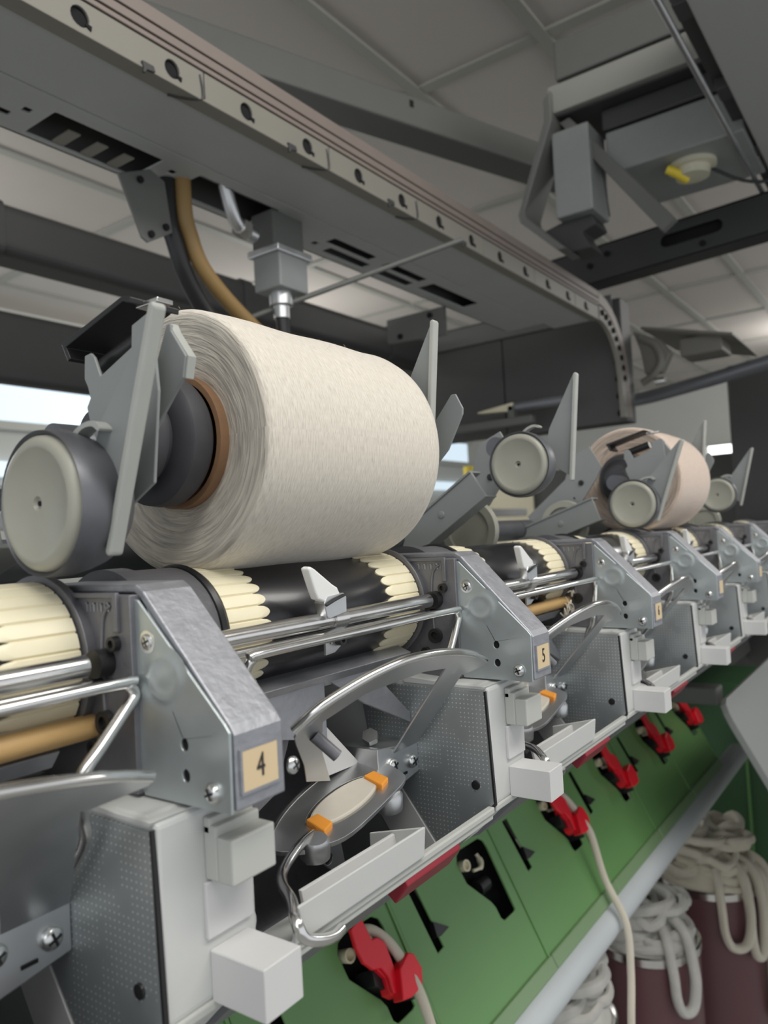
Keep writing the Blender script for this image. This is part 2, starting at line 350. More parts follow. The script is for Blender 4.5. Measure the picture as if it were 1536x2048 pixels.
# ================================================================= winding brackets (the numbered ones)
ORD = ['bracket with the 4 tag', 'bracket with the 5 tag', 'third bracket from the left', 'fourth bracket from the left', 'fifth bracket from the left', 'sixth bracket from the left', 'seventh bracket from the left']
def bracket():
    L = (0.185, 0.24, 1.413)
    t = thing('winding_bracket', L, 'grey cast winding bracket with zinc side plate and a tan tag reading 4', 'bracket', 'numbered winding brackets along the machine')
    # sheet-like cover of the casting: front face, slope and top
    outer = [(0.1895, 1.4127), (0.1895, 1.4375), (0.1915, 1.4405), (0.2335, 1.4845), (0.2375, 1.4870), (0.300, 1.4872), (0.330, 1.478)]
    inner = [(0.330, 1.4755), (0.300, 1.4845), (0.2385, 1.4840), (0.2355, 1.4820), (0.194, 1.4385), (0.192, 1.4365), (0.192, 1.4127)]
    mb = MB().prism(outer + inner, 0.1750, 0.1975)
    mb.box((0.1752, 0.1918, 1.4125), (0.1975, 0.2375, 1.4145))
    obj('cover', mb, CAST, t, bevel=0.0007)
    # wall of the casting behind the side plate, with ring boss round the drum
    wall = [(0.236, 1.4125), (0.236, 1.4835), (0.300, 1.4838), (0.330, 1.476), (0.338, 1.45), (0.335, 1.4125)]
    mb = MB().prism(wall, 0.1710, 0.1760)
    mb.lathe([(0.0, 0.034), (0.004, 0.0345), (0.004, 0.030), (0.008, 0.030), (0.008, 0.0)], (0.1710, 0.2907, 1.4574), (-1, 0, 0), 48)
    rim = [(0.242, 1.4845), (0.300, 1.4845), (0.300, 1.4825), (0.2445, 1.4825), (0.2445, 1.47), (0.242, 1.47)]
    mb.prism(rim, 0.1695, 0.1712)
    mb.tube([(0.1708, 0.247, 1.480), (0.1708, 0.252, 1.474), (0.1708, 0.2535, 1.455), (0.1708, 0.2525, 1.432)], 0.0009, 8, sub=6)
    obj('wall', mb, DCAST, t, bevel=0.0006)
    mb = MB().lathe([(0, 0), (0, 0.0345), (0.010, 0.0345), (0.012, 0.033), (0.036, 0.033), (0.038, 0.0315), (0.038, 0.0)], (0.1975, 0.2907, 1.4574), (1, 0, 0), 48)
    obj('drum_boss', mb, DCAST, t)
    mb = MB().lathe([(0, 0.0335), (0.002, 0.0345), (0.004, 0.0335), (0.004, 0.031), (0, 0.031), (0, 0.0335)], (0.2345, 0.2907, 1.4574), (1, 0, 0), 48)
    obj('seal_ring', mb, BLKM, t)
    # raised, worn casting letters: only strokes can be made out
    mb = MB(); y = 0.2455
    for k, (w_, h_) in enumerate([(0.0006, 0.0034), (0.0016, 0.0034), (0.0006, 0.0034), (0.0014, 0.0030), (0.0006, 0.0034), (0.0015, 0.0032), (0.0006, 0.0030), (0.0016, 0.0034)]):
        yy = y + 0.0022 * k; mb.box((0.1705, yy, 1.4775), (0.1712, yy + w_ * 0.5, 1.4775 + h_)); 
        if w_ > 0.001: mb.box((0.1705, yy, 1.4775 + h_ - 0.0005), (0.1712, yy + w_, 1.4775 + h_))
    obj('cast_lettering', mb, CAST, t)
    for (a, b, r) in ((0.2515, 1.437, 0.0045), (0.2445, 1.466, 0.0028), (0.259, 1.427, 0.0028)):
        obj('wall_bolt', MB().lathe([(0, r), (0.003, r), (0.003, r * 0.55), (0.0015, r * 0.55), (0.0015, 0)], (0.1712, a, b), (-1, 0, 0), 16), BLKM, t)
    # zinc side plate with two holes and pressed dimple ring
    op = [(0.1905, 1.4120), (0.1900, 1.4385), (0.1925, 1.4415), (0.2345, 1.4815), (0.2372, 1.4820), (0.2380, 1.4795), (0.2378, 1.4160), (0.2350, 1.4120)]
    mb = MB().prism(op, 0.1732, 0.1744, holes=[circ(0.2123, 1.4324, 0.0019, 18, 1.2), circ(0.2122, 1.4219, 0.0019, 18, 1.2)])
    pl = obj('side_plate', mb, ZINC, t, bevel=0.0003)
    for zz in (1.4324, 1.4219):
        obj('hole_shade', MB().lathe([(0, 0), (0, 0.0030), (0.0004, 0.0030), (0.0004, 0)], (0.1745, 0.21225, zz), (1, 0, 0), 20), DARK, pl)  # black disc standing in for the shade behind each plate hole
    # pressed swage: a low smooth ridge across the plate
    g = MB(); nu, nv = 20, 20; vs = []
    for i in range(nu + 1):
        for j in range(nv + 1):
            rr = 0.0135 * i / nu; an = 2 * math.pi * j / nv
            h = 0.0006 * math.exp(-((rr - 0.0080) / 0.0024) ** 2) if i < nu else 0
            vs.append((0.17318 - h, 0.2215 + rr * math.cos(an) * 0.95, 1.4545 + rr * math.sin(an) * 0.85))
    fs = [(i * (nv + 1) + j, (i + 1) * (nv + 1) + j, (i + 1) * (nv + 1) + j + 1, i * (nv + 1) + j + 1) for i in range(nu) for j in range(nv)]
    obj('pressed_ridge', g.add(vs, fs, 0, True), ZINC, pl)
    obj('screw', screw_mb((0.1733, 0.2299, 1.4667), (-1, 0, 0), 0.0029, 0.0010, 0.0041), [SCREW, BLKM], t)
    obj('screw', screw_mb((0.1733, 0.1985, 1.4182), (-1, 0, 0), 0.0032, 0.0026, 0.0038), [SCREW, BLKM], t)
    # tag
    mb = MB().box((0.1772, 0.1886, 1.4185), (0.1935, 0.1893, 1.4318))
    tg = obj('number_tag', mb, LABEL, t)
    fr = MB().prism(rrect(0.1762, 1.4175, 0.1945, 1.4328, 0.0006), 0.1885, 0.1895, FY, holes=[rrect(0.1772, 1.4185, 0.1935, 1.4318, 0.0003)])
    obj('tag_frame', fr, CAST, t)
    return t
br = bracket()
def tagtext(t, txt, n):
    tg = [c for c in t.children if c.name.startswith('number_tag')][0]
    x0 = 0.18535
    fr = lambda a, b, d: V((x0 + a * 0.72, 0.1885 - d, 1.4252 + b))
    m = text_mb(txt, 0.0112, fr)
    off = V((0, 0, 0))
    o = obj('numeral', m, INK, None, fixn=True)
    me = o.data
    for v in me.vertices: v.co -= V((0.185, 0.24, 1.413))
    o.parent = tg
brs = [br]
for n in range(1, 7):
    brs.append(dup(br, G * n, {1: 'grey cast winding bracket with zinc side plate and a tan tag reading 5', 2: 'winding bracket standing third from the left, right after the one tagged 5',
        3: 'winding bracket standing fourth from the left along the machine', 4: 'winding bracket standing fifth from the left along the machine', 5: 'small far winding bracket standing sixth from the left', 6: 'farthest winding bracket at the right edge'}[n]))
for n, s_ in ((0, '4'), (1, '5'), (2, '6')): tagtext(brs[n], s_, n)

# ================================================================= drums
def collar(x0, x1, sgn, c=(0.2907, 1.4574), R0=0.0305, T=30):
    # ring of scalloped teeth; sgn=+1 teeth point to +x from x0
    mb = MB(); cy, cz = c; per = 10; n = T * per; rows = 6
    W = x1 - x0; vs = []
    for k in range(n):
        a = 2 * math.pi * k / n; f = (k % per) / per - 0.5
        tip = 0.70 + 0.30 * math.sqrt(max(0, 1 - (abs(f) * 1.96) ** 2))
        rib = 0.0009 if abs(f) < 0.42 else 0.0
        for r in range(rows + 1):
            d = W * tip * r / rows
            x = x0 + d if sgn > 0 else x1 - d
            rad = R0 + 0.0004 + rib * (1 if r < rows else 0.4)
            vs.append((x, cy + rad * math.cos(a), cz + rad * math.sin(a)))
        vs.append((x, cy + (R0 - 0.0008) * math.cos(a), cz + (R0 - 0.0008) * math.sin(a)))
        xe = x0 if sgn > 0 else x1
        vs.append((xe, cy + (R0 - 0.003) * math.cos(a), cz + (R0 - 0.003) * math.sin(a)))
    q = rows + 3; fs = []
    for k in range(n):
        j = (k + 1) % n
        for r in range(rows + 1): fs.append((k * q + r, k * q + r + 1, j * q + r + 1, j * q + r))
        fs.append((k * q, j * q, j * q + q - 1, k * q + q - 1))
    return mb.add(vs, fs, 0, False)
def drum():
    t = thing('winding_drum', (0.319, 0.2907, 1.4574), 'black winding drum with two scalloped cream collars just right of the bracket tagged 4', 'roller', 'winding drums along the machine')
    obj('roller', MB().lathe([(0, 0), (0, 0.0295), (0.0015, 0.0305), (0.1545, 0.0305), (0.156, 0.0295), (0.156, 0)], (0.240, 0.2907, 1.4574), (1, 0, 0), 72), BLACK, t)
    obj('collar', collar(0.2395, 0.2675, 1), CREAM, t, bevel=0)
    obj('collar', collar(0.3635, 0.396, -1), CREAM, t)
    obj('shaft', MB().lathe([(0, 0), (0, 0.009), (0.012, 0.009), (0.012, 0)], (0.396, 0.2907, 1.4574), (1, 0, 0), 24), STEEL, t)
    return t
dr = drum()
DL = {-1: 'black winding drum cut by the left edge, left of the bracket tagged 4', 1: 'black winding drum with cream collar just right of the bracket tagged 5', 2: 'winding drum right of the third bracket from the left',
      3: 'winding drum right of the fourth bracket from the left', 4: 'winding drum right of the fifth bracket from the left', 5: 'farthest winding drum, right of the sixth bracket'}
for n in DL: dup(dr, G * n, DL[n])

# ================================================================= chrome rods and wire guides, per unit
SECT = {-1: 'at the left edge, left of the bracket tagged 4', 0: 'between the brackets tagged 4 and 5', 1: 'right of the bracket tagged 5', 2: 'right of the third bracket from the left', 3: 'right of the fourth bracket', 4: 'right of the fifth bracket', 5: 'right of the sixth bracket'}
t0 = thing('guide_rod', (0.30, 0.2505, 1.459), 'x', 'rod', 'chrome guide rods in front of the drums')
obj('thick_rod', MB().lathe([(0, 0), (0, 0.0041), (0.191, 0.0041), (0.191, 0)], (0.2005, 0.2505, 1.459), (1, 0, 0), 32), CHROME, t0)
obj('end_bush', MB().lathe([(0, 0), (0, 0.0052), (0.006, 0.0052), (0.006, 0)], (0.395, 0.2505, 1.459), (1, 0, 0), 24), BLKM, t0)
obj('thin_rod', MB().lathe([(0, 0), (0, 0.0024), (0.199, 0.0024), (0.199, 0)], (0.2, 0.2525, 1.4515), (1, 0, 0), 24), CHROME, t0)
t0['label'] = 'polished chrome guide rod ' + SECT[0]
for n in (-1, 1, 2, 3, 4, 5): dup(t0, G * n, 'polished chrome guide rod ' + SECT[n])

wg = MB().tube([(0.2255, 0.240, 1.436), (0.2275, 0.237, 1.4475), (0.2300, 0.2355, 1.4512), (0.2345, 0.2350, 1.4528), (0.31, 0.2350, 1.4530), (0.393, 0.2350, 1.4532), (0.3985, 0.2352, 1.4518), (0.4010, 0.2356, 1.4478), (0.3960, 0.2342, 1.4438), (0.385, 0.2312, 1.4355), (0.375, 0.229, 1.4275), (0.3755, 0.231, 1.419), (0.379, 0.236, 1.412), (0.3825, 0.242, 1.400), (0.3815, 0.266, 1.374)], 0.0022, 12, sub=5)
w0 = obj('wire_guide', wg, CHROME, loc=(0.31, 0.235, 1.453), label='bent chrome wire guide ' + SECT[0], cat='wire guide', group='bent wire guides in front of the drums')
for n in (-1, 1, 2, 3, 4, 5):
    c = w0.copy(); COL.objects.link(c); c.location.x += G * n; c['label'] = 'bent chrome wire guide ' + SECT[n]

# ================================================================= white yarn finger clamped on the rod
def finger():
    t = thing('yarn_finger', (0.303, 0.2505, 1.459), 'white plastic yarn finger clamped on the chrome rod between the brackets tagged 4 and 5', 'clip', 'white yarn fingers on the rods')
    F = FP((0.298, 0.2478, 1.459), (1, 0, 0), (0, -0.05, 1))
    tip = [(-0.0215, 0.0272), (-0.0195, 0.0282), (-0.0165, 0.0268), (-0.0035, 0.0185), (0.0005, 0.0165), (0.0035, 0.0118), (-0.0075, 0.0092), (-0.0142, 0.0118), (-0.0163, 0.0155)]
    obj('finger', MB().prism(tip, -0.002, 0.0032, F), WHITE, t, bevel=0.0009)
    strap = [(-0.0105, 0.0095), (-0.0085, 0.0125), (0.0045, 0.0135), (0.0068, 0.0115), (0.0070, 0.0035), (-0.0065, 0.0015), (-0.0085, 0.0030)]
    obj('holder', MB().prism(strap, -0.003, 0.0038, F), STEEL, t, bevel=0.0004)
    obj('clip_pin', MB().tube([F(-0.010, 0.0085, 0.0045), F(-0.004, 0.0105, 0.0048), F(0.005, 0.0125, 0.0045)], 0.0007, 8, sub=4), BLKM, t)
    obj('ring', MB().lathe([(0, 0.0042), (0, 0.0056), (0.010, 0.0056), (0.010, 0.0042), (0, 0.0042)], (0.2985, 0.2505, 1.459), (1, 0, 0), 32), CHROME, t)
    tab = [(-0.0105, -0.0165), (-0.0100, -0.0060), (0.0035, -0.0035), (0.0060, -0.0065), (0.0045, -0.0120), (-0.0035, -0.0160)]
    F2 = FP((0.301, 0.2475, 1.459), (1, 0, 0), (0, 0.0, 1))
    obj('tab', MB().prism(tab, -0.0006, 0.0006, F2, holes=[circ(-0.006, -0.0095, 0.0016, 12, 1.6)]), STEEL, t)
    obj('screw', MB().lathe([(0, 0), (0, 0.0027), (0.0035, 0.0027), (0.0035, 0.0014), (0.002, 0.0013), (0.002, 0)], (0.3005, 0.2468, 1.4487), (0, -1, 0), 20), BLKM, t)
    return t
fg = finger()
for n, l in ((1, 'white plastic yarn finger on the rod right of the bracket tagged 5'), (2, 'small white yarn finger right of the third bracket from the left'), (3, 'tiny white yarn finger right of the fourth bracket')): dup(fg, G * n, l)

# ================================================================= tan yarn sticks under the drum
st = MB().tube([(0.010, 0.262, 1.4345), (0.09, 0.262, 1.4345), (0.183, 0.262, 1.4345), (0.1865, 0.262, 1.4345)], [0.0046, 0.0046, 0.0046, 0.0036], 20)
s0 = obj('yarn_tube', st, TAN, loc=(0.1, 0.262, 1.4345), label='tan tube lying under the drum at the left edge', cat='tube', group='tan tubes under the drums')
c = s0.copy(); COL.objects.link(c); c.location.x += 0.454; c['label'] = 'tan tube with frayed yarn under the drum right of the bracket tagged 5'
random.seed(4); mb = MB()
for k in range(7):
    p = [V((0.622 + random.uniform(-0.006, 0.004), 0.2555 + random.uniform(-.003, .003), 1.437 + random.uniform(-0.008, 0.008)))]
    for q in range(6): p.append(p[-1] + V((random.uniform(-0.006, 0.005), random.uniform(-0.002, 0.002), random.uniform(-0.007, 0.006))))
    mb.tube(p, 0.0006, 6, sub=5)
obj('frayed_yarn', mb, SLIVER, loc=(0.62, 0.2555, 1.437), label='frayed loose yarn wound on the end of the tan tube right of the 5 bracket', cat='yarn')

# ================================================================= waxing arms
BP = lambda z: 1.6375 - z
def P45(x, z, d=0.0): return V((x, 1.6375 - z - d * 0.7071, z - d * 0.7071))
def wax_arm():
    t = thing('waxing_arm', (0.364, 0.26, 1.37), 'polished bow-shaped waxing arm reaching between the brackets tagged 4 and 5', 'waxing arm', 'bow-shaped waxing arms')
    fr = lambda a, b, d: P45(a, b, d)
    outer = [(0.2313, 1.4224), (0.2372, 1.4305), (0.2502, 1.4368), (0.2652, 1.4412), (0.2853, 1.4434), (0.3139, 1.4418), (0.347, 1.4364), (0.372, 1.4305), (0.3895, 1.4250)]
    inner = [(0.3885, 1.4235), (0.3680, 1.4224), (0.3646, 1.4227), (0.3944, 1.3640), (0.3634, 1.3746), (0.3338, 1.4317), (0.3092, 1.4348), (0.2835, 1.4345), (0.2650, 1.4335), (0.2450, 1.4265), (0.2446, 1.4239),
             (0.2680, 1.4037), (0.3051, 1.3761), (0.2767, 1.3851), (0.2610, 1.3986), (0.2388, 1.4151)]
    inner2 = [(0.3885, 1.4235), (0.3680, 1.4220), (0.3646, 1.4227), (0.3944, 1.3640), (0.3634, 1.3746), (0.3338, 1.4317), (0.3092, 1.4345), (0.2835, 1.4338), (0.2650, 1.4328), (0.2446, 1.4239)]
    so = spline2(outer, 5)
    obj('bow', MB().prism(so + inner2, 0.0, 0.0012, fr), STEEL, t, bevel=0.0003)
    # rolled upper edge of the bow
    obj('rolled_edge', MB().tube([P45(a, b, -0.0008) for a, b in so], 0.0021, 10), CHROME, t)
    foot = [(0.2313, 1.4220), (0.2319, 1.4206), (0.2388, 1.4151), (0.2610, 1.3986), (0.2767, 1.3851), (0.3051, 1.3761), (0.2680, 1.4037), (0.2455, 1.4245), (0.2385, 1.4290)]
    obj('foot', MB().prism(foot, 0.0002, 0.0013, fr), STEEL, t, bevel=0.0003)
    obj('peg', MB().tube([P45(0.2475, 1.4175, 0.001), P45(0.2475, 1.4175, 0.001) + V((0.0065, -0.0068, -0.0095))], 0.0027, 14), DCAST, t)
    # wax plate: tilted shelf with an oval slot
    tt = math.radians(10); l = V((.987, 0, .16)); nn = V((-.16 * math.cos(tt), -math.sin(tt), .987 * math.cos(tt))).normalized(); vdir = nn.cross(l)
    o_ = V((0.3165, 0.25, 1.36)); F = lambda a, b, d: o_ + l * a + vdir * b + nn * d
    def loc2(p): q = V(p) - o_; return (q.dot(l.normalized()), q.dot(vdir.normalized()))
    pl = [loc2(p) for p in [(0.2637, 0.2652, 1.3542), (0.2808, 0.2765, 1.3586), (0.3084, 0.2830, 1.3644), (0.3380, 0.2835, 1.3697), (0.350, 0.2775, 1.3708), (0.357, 0.2656, 1.3695), (0.355, 0.2520, 1.3650), (0.350, 0.2452, 1.3645), (0.3337, 0.2425, 1.3618), (0.2961, 0.2405, 1.3553), (0.2802, 0.2455, 1.3538), (0.2692, 0.2532, 1.3525)]]
    sp_ = spline2(pl, 4, True)
    ov = circ(loc2((0.3146, 0.2597, 1.3614))[0], loc2((0.3146, 0.2597, 1.3614))[1], 0.0285, 32, 0.40)
    obj('wax_plate', MB().prism(sp_, -0.0012, 0.0012, F, holes=[ov]), STEEL, t, bevel=0.0003)
    obj('plate_rim', MB().tube([F(a, b, 0.0004) for a, b in sp_[0:22]], 0.0017, 8), CHROME, t)
    c0 = loc2((0.3146, 0.2597, 1.3614))
    obj('wax_roll', MB().prism(circ(c0[0], c0[1], 0.0265, 36, 0.37), -0.006, 0.0022, F), WAX, t, bevel=0.0012)
    for (da, sb) in ((-0.0255, -0.004), (0.0235, -0.0035)):
        q = [(c0[0] + da - 0.0045, c0[1] - 0.0105), (c0[0] + da + 0.004, c0[1] - 0.0105 + 0.0015), (c0[0] + da + 0.0055, c0[1] + 0.002), (c0[0] + da - 0.002, c0[1] + 0.0035)]
        obj('felt_pad', MB().prism(q, -0.004, 0.004, F), ORANGE, t, bevel=0.0008)
    for (p, r) in (((0.2790, 0.2500, 1.3545), 0.0072), ((0.338, 0.2485, 1.3590), 0.0078)):
        mb = MB().lathe([(-0.0075, 0), (-0.0075, r * 0.45), (-0.0055, r * 0.5), (-0.0075, r * 0.7), (-0.0065, r), (0.001, r), (0.003, r * 0.8), (0.003, 0)], p, nn, 28)
        obj('roll_boss', mb, STEEL, t)
    # hinge block with two screws, on the next unit's side wall
    blk = [(0.3480, 1.3800), (0.3728, 1.3765), (0.3892, 1.3742), (0.3892, 1.3570), (0.3614, 1.3525), (0.3480, 1.3525)]
    obj('hinge_block', MB().prism(blk, 0.2620, 0.290, FY), STEEL, t, bevel=0.0006)
    obj('block_slot', MB().box((0.3700, 0.2614, 1.3590), (0.3760, 0.2622, 1.3603)), DARK, t)
    obj('screw', screw_mb((0.3610, 0.2620, 1.3680), (0, -1, 0), 0.0042, 0.0032), [SCREW, BLKM], t)
    obj('screw', screw_mb((0.3810, 0.2620, 1.3650), (0, -1, 0), 0.0042, 0.0032), [SCREW, BLKM], t)
    obj('hex_bolt', MB().lathe([(0, 0), (0, 0.0048), (0.004, 0.0048), (0.004, 0)], (0.3560, 0.272, 1.3830), (-0.6, -0.3, 0.7), 6, smooth=False), SCREW, t)
    # big chrome hoop from the wax plate down to the tray
    obj('hoop', MB().tube([(0.285, 0.256, 1.3565), (0.2683, 0.25, 1.3577), (0.2485, 0.242, 1.3555), (0.2350, 0.230, 1.3570), (0.2250, 0.216, 1.3580), (0.2175, 0.2065, 1.3548), (0.2190, 0.2040, 1.3490), (0.2269, 0.2035, 1.3447), (0.236, 0.2045, 1.3418), (0.243, 0.2062, 1.3412)], 0.0024, 12, sub=6), CHROME, t)
    lev = [(0.2840, 1.3545), (0.3000, 1.3500), (0.3120, 1.3440), (0.3150, 1.3300), (0.3060, 1.3280), (0.2980, 1.3350), (0.2860, 1.3390)]
    obj('lever', MB().prism(lev, 0.262, 0.2635, FY, holes=[circ(0.302, 1.3365, 0.003, 12)]), STEEL, t, bevel=0.0003)
    return t
wa = wax_arm()
for n, l in ((-1, 'large polished waxing arm cut by the left edge, below the tan tube'), (1, 'polished waxing arm right of the bracket tagged 5'), (2, 'waxing arm right of the third bracket from the left'), (3, 'waxing arm right of the fourth bracket'), (4, 'waxing arm right of the fifth bracket')): dup(wa, G * n, l)

# ================================================================= spinning unit housings
def unit():
    t = thing('spinning_unit', (0.27, 0.24, 1.31), 'pale grey spinning unit housing below the bracket tagged 4', 'spinning unit', 'spinning unit housings in a row')
    side = [(0.2126, 1.4090), (0.2126, 1.3437), (0.2480, 1.3085), (0.2700, 1.2910), (0.3300, 1.2700), (0.340, 1.30), (0.340, 1.402), (0.300, 1.4110), (0.2200, 1.4112)]
    obj('body', MB().prism(side, 0.1606, 0.2030), LPLAS, t, bevel=0.0015)
    panel = [(0.2145, 1.4070), (0.2120, 1.3440), (0.2470, 1.3098), (0.2770, 1.3478), (0.300, 1.378), (0.305, 1.4085)]
    p = obj('side_panel', MB().prism(panel, 0.1594, 0.1606), ZDOTS, t, bevel=0.0003)
    obj('panel_edge', MB().prism([(0.2138, 1.4078), (0.2112, 1.3436), (0.2470, 1.3085), (0.2480, 1.3100), (0.2125, 1.3446), (0.2150, 1.4075)], 0.1592, 0.1610), BLKM, p)
    obj('plug', MB().lathe([(0, 0), (0, 0.0027), (0.0009, 0.0025), (0.0011, 0)], (0.1593, 0.2234, 1.3537), (-1, 0, 0), 24), BLKM, p)
    strip = [(0.2480, 1.3085), (0.2775, 1.3472), (0.303, 1.3400), (0.2690, 1.2925)]
    obj('lower_band', MB().prism(strip, 0.1590, 0.1606), WPLAS, t, bevel=0.0004)
    dk = [(0.270, 1.293), (0.303, 1.339), (0.340, 1.333), (0.3400, 1.2680)]
    obj('lower_panel', MB().prism(dk, 0.1596, 0.1606), PAINT, t, bevel=0.0003)
    obj('top_cap', MB().prism([(0.2135, 1.4105), (0.232, 1.4108), (0.270, 1.4135), (0.270, 1.4095), (0.215, 1.4085)], 0.1590, 0.2000), LPLAS, t, bevel=0.0004)
    # sensor block with groove
    sb = MB().box((0.1797, 0.2060, 1.3845), (0.2005, 0.2126, 1.4035)).box((0.1797, 0.1985, 1.3845), (0.2005, 0.2062, 1.4000)).box((0.1797, 0.2090, 1.40), (0.2005, 0.2126, 1.4060))
    obj('sensor_block', sb, GPLAS, t, bevel=0.0008)
    obj('cover_cap', MB().prism(rrect(0.1785, 1.3645, 0.2000, 1.3838, 0.0006), 0.2108, 0.2127, FY), WPLAS, t, bevel=0.0004)
    bt = MB().prism(rrect(0.1803, 1.3425, 0.1985, 1.3602, 0.0005, 2), 0.1868, 0.2126, FY)
    obj('push_button', bt, WPLAS, t, bevel=0.0016, seg=3)
    # recess between this post and the next unit
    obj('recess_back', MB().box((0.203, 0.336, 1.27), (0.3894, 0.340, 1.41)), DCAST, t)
    obj('recess_cover', MB().prism([(0.268, 1.4215), (0.262, 1.4285), (0.275, 1.4335), (0.325, 1.4300), (0.325, 1.427), (0.276, 1.4300)], 0.2035, 0.3880), CAST, t, bevel=0.0005)
    tri = [(0.3111, 1.4265), (0.3468, 1.4286), (0.3889, 1.3915), (0.3889, 1.3855), (0.3450, 1.4060)]
    obj('cover_face', MB().prism([(0.2035, 1.4285), (0.3100, 1.4275), (0.3103, 1.3917), (0.2894, 1.3995), (0.2650, 1.4050), (0.2035, 1.4150)], 0.2655, 0.2675, FY), CAST, t, bevel=0.0005)
    obj('cover_fin', MB().prism(tri, 0.266, 0.2685, FY), CAST, t, bevel=0.0004)
    pt = [(0.258, 1.416), (0.2035, 1.424), (0.2035, 1.352), (0.300, 1.352), (0.305, 1.371)]
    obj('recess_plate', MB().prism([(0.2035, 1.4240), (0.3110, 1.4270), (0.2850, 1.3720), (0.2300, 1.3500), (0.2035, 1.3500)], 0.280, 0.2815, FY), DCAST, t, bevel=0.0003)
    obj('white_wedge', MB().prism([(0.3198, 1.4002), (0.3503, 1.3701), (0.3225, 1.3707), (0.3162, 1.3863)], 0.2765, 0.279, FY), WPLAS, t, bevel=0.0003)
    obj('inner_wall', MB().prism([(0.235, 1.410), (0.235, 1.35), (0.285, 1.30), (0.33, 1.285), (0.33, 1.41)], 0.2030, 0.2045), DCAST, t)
    # tray along the bottom
    tr = [(0.2085, 1.3585), (0.2100, 1.3440), (0.2160, 1.3400), (0.2420, 1.3330), (0.2420, 1.3350), (0.2170, 1.3425), (0.2120, 1.3455), (0.2100, 1.3585)]
    mb = MB().prism(tr, 0.2200, 0.3120)
    mb.prism([(0.2085, 1.3585), (0.2100, 1.3440), (0.2160, 1.3400), (0.2420, 1.3330), (0.2420, 1.3500)], 0.3110, 0.3125)
    obj('tray', mb, LPLAS, t, bevel=0.0005)
    obj('tray_back', MB().prism([(0.2240, 1.3430), (0.2260, 1.3525), (0.2280, 1.3525), (0.2260, 1.3430)], 0.2420, 0.3110), WPLAS, t, bevel=0.0004)
    obj('bottom_edge', MB().box((0.1610, 0.2118, 1.3395), (0.3890, 0.2160, 1.3432)).box((0.203, 0.213, 1.3360), (0.389, 0.2180, 1.3400)), GPLAS, t, bevel=0.0008)
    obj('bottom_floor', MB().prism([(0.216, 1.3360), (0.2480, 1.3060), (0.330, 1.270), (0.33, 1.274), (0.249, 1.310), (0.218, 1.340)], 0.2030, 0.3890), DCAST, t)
    obj('red_strip', MB().prism([(0.2150, 1.3405), (0.2120, 1.3340), (0.2200, 1.3240), (0.2260, 1.3290)], 0.3000, 0.3500), DRED, t, bevel=0.0006)
    obj('knob', MB().lathe([(0, 0), (0, 0.007), (0.008, 0.007), (0.010, 0.0055), (0.010, 0)], (0.2150, 0.240, 1.3480), (-0.2, -1, 0.3), 24), WPLAS, t)
    random.seed(11); mb = MB()
    for k in range(5):
        a = random.uniform(0.206, 0.228); b = random.uniform(1.345, 1.362); mb.box((a, 0.245, b), (a + 0.006, 0.262, b + 0.005))
    obj('mechanism', mb, BLKM, t, bevel=0.0006)
    obj('bolt', screw_mb((0.2135, 0.2010, 1.4160), (0.1, -1, 0.1), 0.0032, 0.0022), [SCREW, BLKM], t)
    return t
un = unit()
for n, l in {-1: 'spinning unit housing cut by the left edge', 1: 'pale grey spinning unit housing below the bracket tagged 5', 2: 'spinning unit housing below the third bracket from the left', 3: 'spinning unit housing below the fourth bracket', 4: 'spinning unit housing below the fifth bracket', 5: 'farthest spinning unit housing, below the sixth bracket'}.items(): dup(un, G * n, l)

